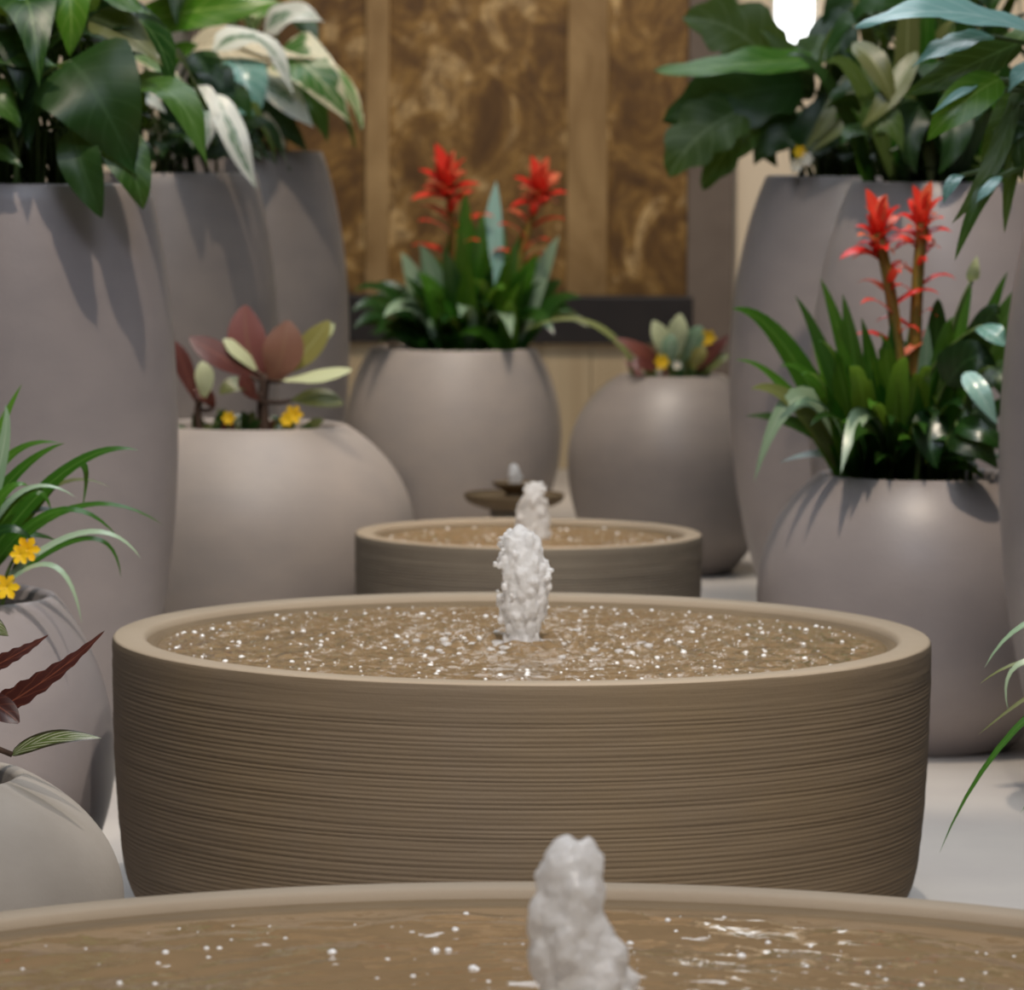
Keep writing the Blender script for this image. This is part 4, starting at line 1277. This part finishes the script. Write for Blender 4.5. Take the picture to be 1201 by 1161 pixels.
# --- left round planter: strap leaves with yellow flowers
rnd = random.Random(88)
rf = plant_root('f', 'bromeliad', 'arching strap leaved bromeliad among small yellow flowers', 'plant', 'red flowering bromeliads')
V = [
    ([(-60, 690, 0.02), (60, 566, 0.0), (163, 528, 0.0)], 22, 'strap', 'strap', (0.2, -0.8, 0.7)),
    ([(-60, 680, 0.05), (-10, 560, 0.05), (72, 520, 0.05)], 18, 'strap', 'strap', (0.2, -0.8, 0.7)),
    ([(-50, 690, 0.04), (76, 552, 0.03), (96, 598, 0.03)], 16, 'strap', 'strap', (0.2, -1, 0.3)),
    ([(-50, 690, -0.05), (50, 606, -0.1), (140, 632, -0.1)], 15, 'strap', 'strap', (0, -0.7, 0.8)),
    ([(-50, 690, 0.02), (70, 602, 0.0), (192, 616, 0.0)], 13, 'strap', 'strap', (0, -0.7, 0.8)),
    ([(-50, 690, -0.1), (80, 630, -0.14), (166, 656, -0.14)], 15, 'strap_pale', 'strap', (0, -0.6, 1)),  # pale colour paints a bluish highlight on this blade
    ([(-50, 690, -0.05), (88, 634, -0.08), (142, 678, -0.08)], 11, 'strap', 'strap', (0, -0.7, 0.8)),
    ([(-40, 700, -0.12), (50, 662, -0.18), (96, 732, -0.2)], 12, 'strap_pale', 'strap', (0, -0.6, 1)),
    ([(-50, 690, -0.05), (10, 590, -0.08), (90, 584, -0.08)], 15, 'strap_pale', 'strap', (0, -0.6, 1)),  # pale colour paints white highlights here
    ([(-60, 690, 0.0), (-20, 560, 0.0), (26, 450, 0.0)], 20, 'strap', 'strap', (0.2, -1, 0.3)),
    ([(-60, 690, -0.05), (-4, 560, -0.06), (6, 474, -0.06)], 22, 'strap_pale', 'strap', (0.2, -1, 0.2)),
    ([(-60, 690, -0.05), (20, 590, -0.08), (60, 600, -0.08)], 20, 'strap', 'strap', (0.1, -0.8, 0.6)),
    ([(-60, 690, 0.06), (40, 585, 0.08), (130, 572, 0.08)], 10, 'olive', 'strap', (0.1, -0.8, 0.6)),
    ([(-60, 690, -0.08), (-10, 630, -0.12), (44, 640, -0.12)], 20, 'strap_dark', 'strap', (0.1, -0.8, 0.6)),
    ([(-60, 690, -0.08), (-10, 600, -0.12), (34, 570, -0.12)], 20, 'strap', 'strap', (0.1, -0.8, 0.6)),
]
for pts, wp, mt, pr, fc in V:
    broad(rf, 'f', rnd, pts, wp, mt, pr, fc, 0.3, 0, stem=False, root_in_soil=True)
for i in range(16):
    a = rnd.uniform(0, 6.283)
    c, H, rr = P['f']
    s0 = Vector((c.x + 0.02, c.y, H - 0.038))
    L = rnd.uniform(0.2, 0.33)
    el = rnd.uniform(0.5, 1.3)
    e = s0 + Vector((L * math.cos(a) * math.cos(el), L * math.sin(a) * math.cos(el), L * math.sin(el)))
    leaf(rf, [s0, s0.lerp(e, 0.5) + Vector((0, 0, 0.05)), e], 0.03, M[rnd.choice(['strap', 'strap_dark'])], 'strap', (0, -0.7, 0.7), 0.35, 0, 12, 'leaf', 0, rnd)
spike(rf, 'f', [(-90, 690, 0), (-70, 500, 0), (-44, 345, 0)], 10, rnd, 0.055, 8)
fy = plant_root('f', 'yellow_flowers', 'small yellow flowers under the arching strap leaves', 'flowers', None, 0.1, -0.08)
flower(fy, 'f', 32, 644, -0.14, 0.020)
flower(fy, 'f', 24, 650, -0.15, 0.016)
flower(fy, 'f', 8, 688, -0.16, 0.020)

# --- cement planter in the lower left corner: dark red begonia, striped leaf
rnd = random.Random(99)
rg = plant_root('g', 'begonia', 'dark red toothed begonia leaves over the cement planter', 'plant')
V = [
    ([(-55, 858, -0.02), (40, 806, -0.05), (123, 740, -0.05)], 44, 'begonia', 'serrate', (-0.3, -1, 0.5)),
    ([(-70, 812, 0.02), (0, 778, 0.0), (58, 744, 0.0)], 34, 'begonia', 'serrate', (-0.2, -1, 0.6)),
    ([(-40, 812, -0.06), (-6, 826, -0.08), (22, 848, -0.09)], 30, 'begonia', 'paddle', (0, -1, 0.4)),
    ([(-40, 720, 0.02), (-14, 730, 0.0), (10, 746, 0.0)], 30, 'striped', 'lance', (0, -1, 0.5)),
    ([(-130, 800, 0.02), (-90, 770, 0.0), (-50, 720, 0.0)], 40, 'begonia', 'serrate', (0.2, -1, 0.6)),
    ([(-160, 840, -0.02), (-200, 800, -0.05), (-240, 760, -0.05)], 50, 'begonia', 'serrate', (0.2, -1, 0.6)),
]
for pts, wp, mt, pr, fc in V:
    broad(rg, 'g', rnd, pts, wp, mt, pr, fc, 0.3, 0.03, smat='woody', n=40 if pr == 'serrate' else 14)
rg2 = plant_root('g', 'striped_leaf_plant', 'pale striped pointed leaf leaning out of the cement planter', 'plant', None, 0.05, -0.03)
broad(rg2, 'g', rnd, [(12, 886, -0.08), (62, 866, -0.1), (120, 866, -0.1)], 24, 'striped', 'lance', (0, -1, 0.8), 0.25, 0.02, smat='woody')
broad(rg2, 'g', rnd, [(-60, 880, -0.08), (-100, 850, -0.1), (-150, 860, -0.1)], 26, 'striped', 'lance', (0, -1, 0.8), 0.25, 0.02, smat='woody')

# --- right edge: thin strap leaves reaching in
rnd = random.Random(111)
rj = plant_root('j', 'strap_leaf_plant', 'thin arching strap leaves hanging over the bare pale floor', 'plant')
V = [
    ([(1420, 800, 0), (1260, 725, -0.04), (1154, 784, -0.05)], 17, 'strap_pale', 'strap', (0, -0.6, 1)),
    ([(1420, 800, 0), (1262, 772, -0.04), (1148, 803, -0.05)], 13, 'olive', 'strap', (0, -0.6, 1)),
    ([(1420, 800, -0.02), (1226, 772, -0.05), (1183, 836, -0.05)], 10, 'strap_pale', 'strap', (-0.3, -1, 0.3)),
    ([(1420, 800, -0.04), (1340, 715, -0.06), (1220, 800, -0.07), (1147, 862, -0.07)], 12, 'olive', 'strap', (0, -0.8, 0.8)),
    ([(1420, 800, -0.05), (1330, 720, -0.09), (1176, 812, -0.12), (1101, 1002, -0.14)], 15, 'strap', 'strap', (-0.2, -0.8, 0.8)),
    ([(1420, 800, -0.05), (1340, 690, -0.09), (1262, 850, -0.11), (1196, 955, -0.12)], 14, 'strap', 'strap', (-0.2, -0.8, 0.8)),
    ([(1420, 800, 0), (1320, 690, 0), (1222, 690, 0)], 16, 'strap', 'strap', (0, -0.7, 0.8)),
    ([(1430, 800, 0), (1400, 680, 0), (1330, 600, 0)], 16, 'strap', 'strap', (0, -0.7, 0.8)),
    ([(1450, 800, 0), (1500, 680, 0), (1600, 640, 0)], 16, 'strap', 'strap', (0, -0.7, 0.8)),
    ([(1450, 800, 0), (1520, 740, 0), (1640, 780, 0)], 16, 'strap', 'strap', (0, -0.7, 0.8)),
    ([(1450, 800, 0), (1460, 680, 0), (1440, 580, 0)], 16, 'strap', 'strap', (0, -0.7, 0.8)),
]
for pts, wp, mt, pr, fc in V:
    broad(rj, 'j', rnd, pts, wp, mt, pr, fc, 0.3, 0, stem=False, root_in_soil=True)
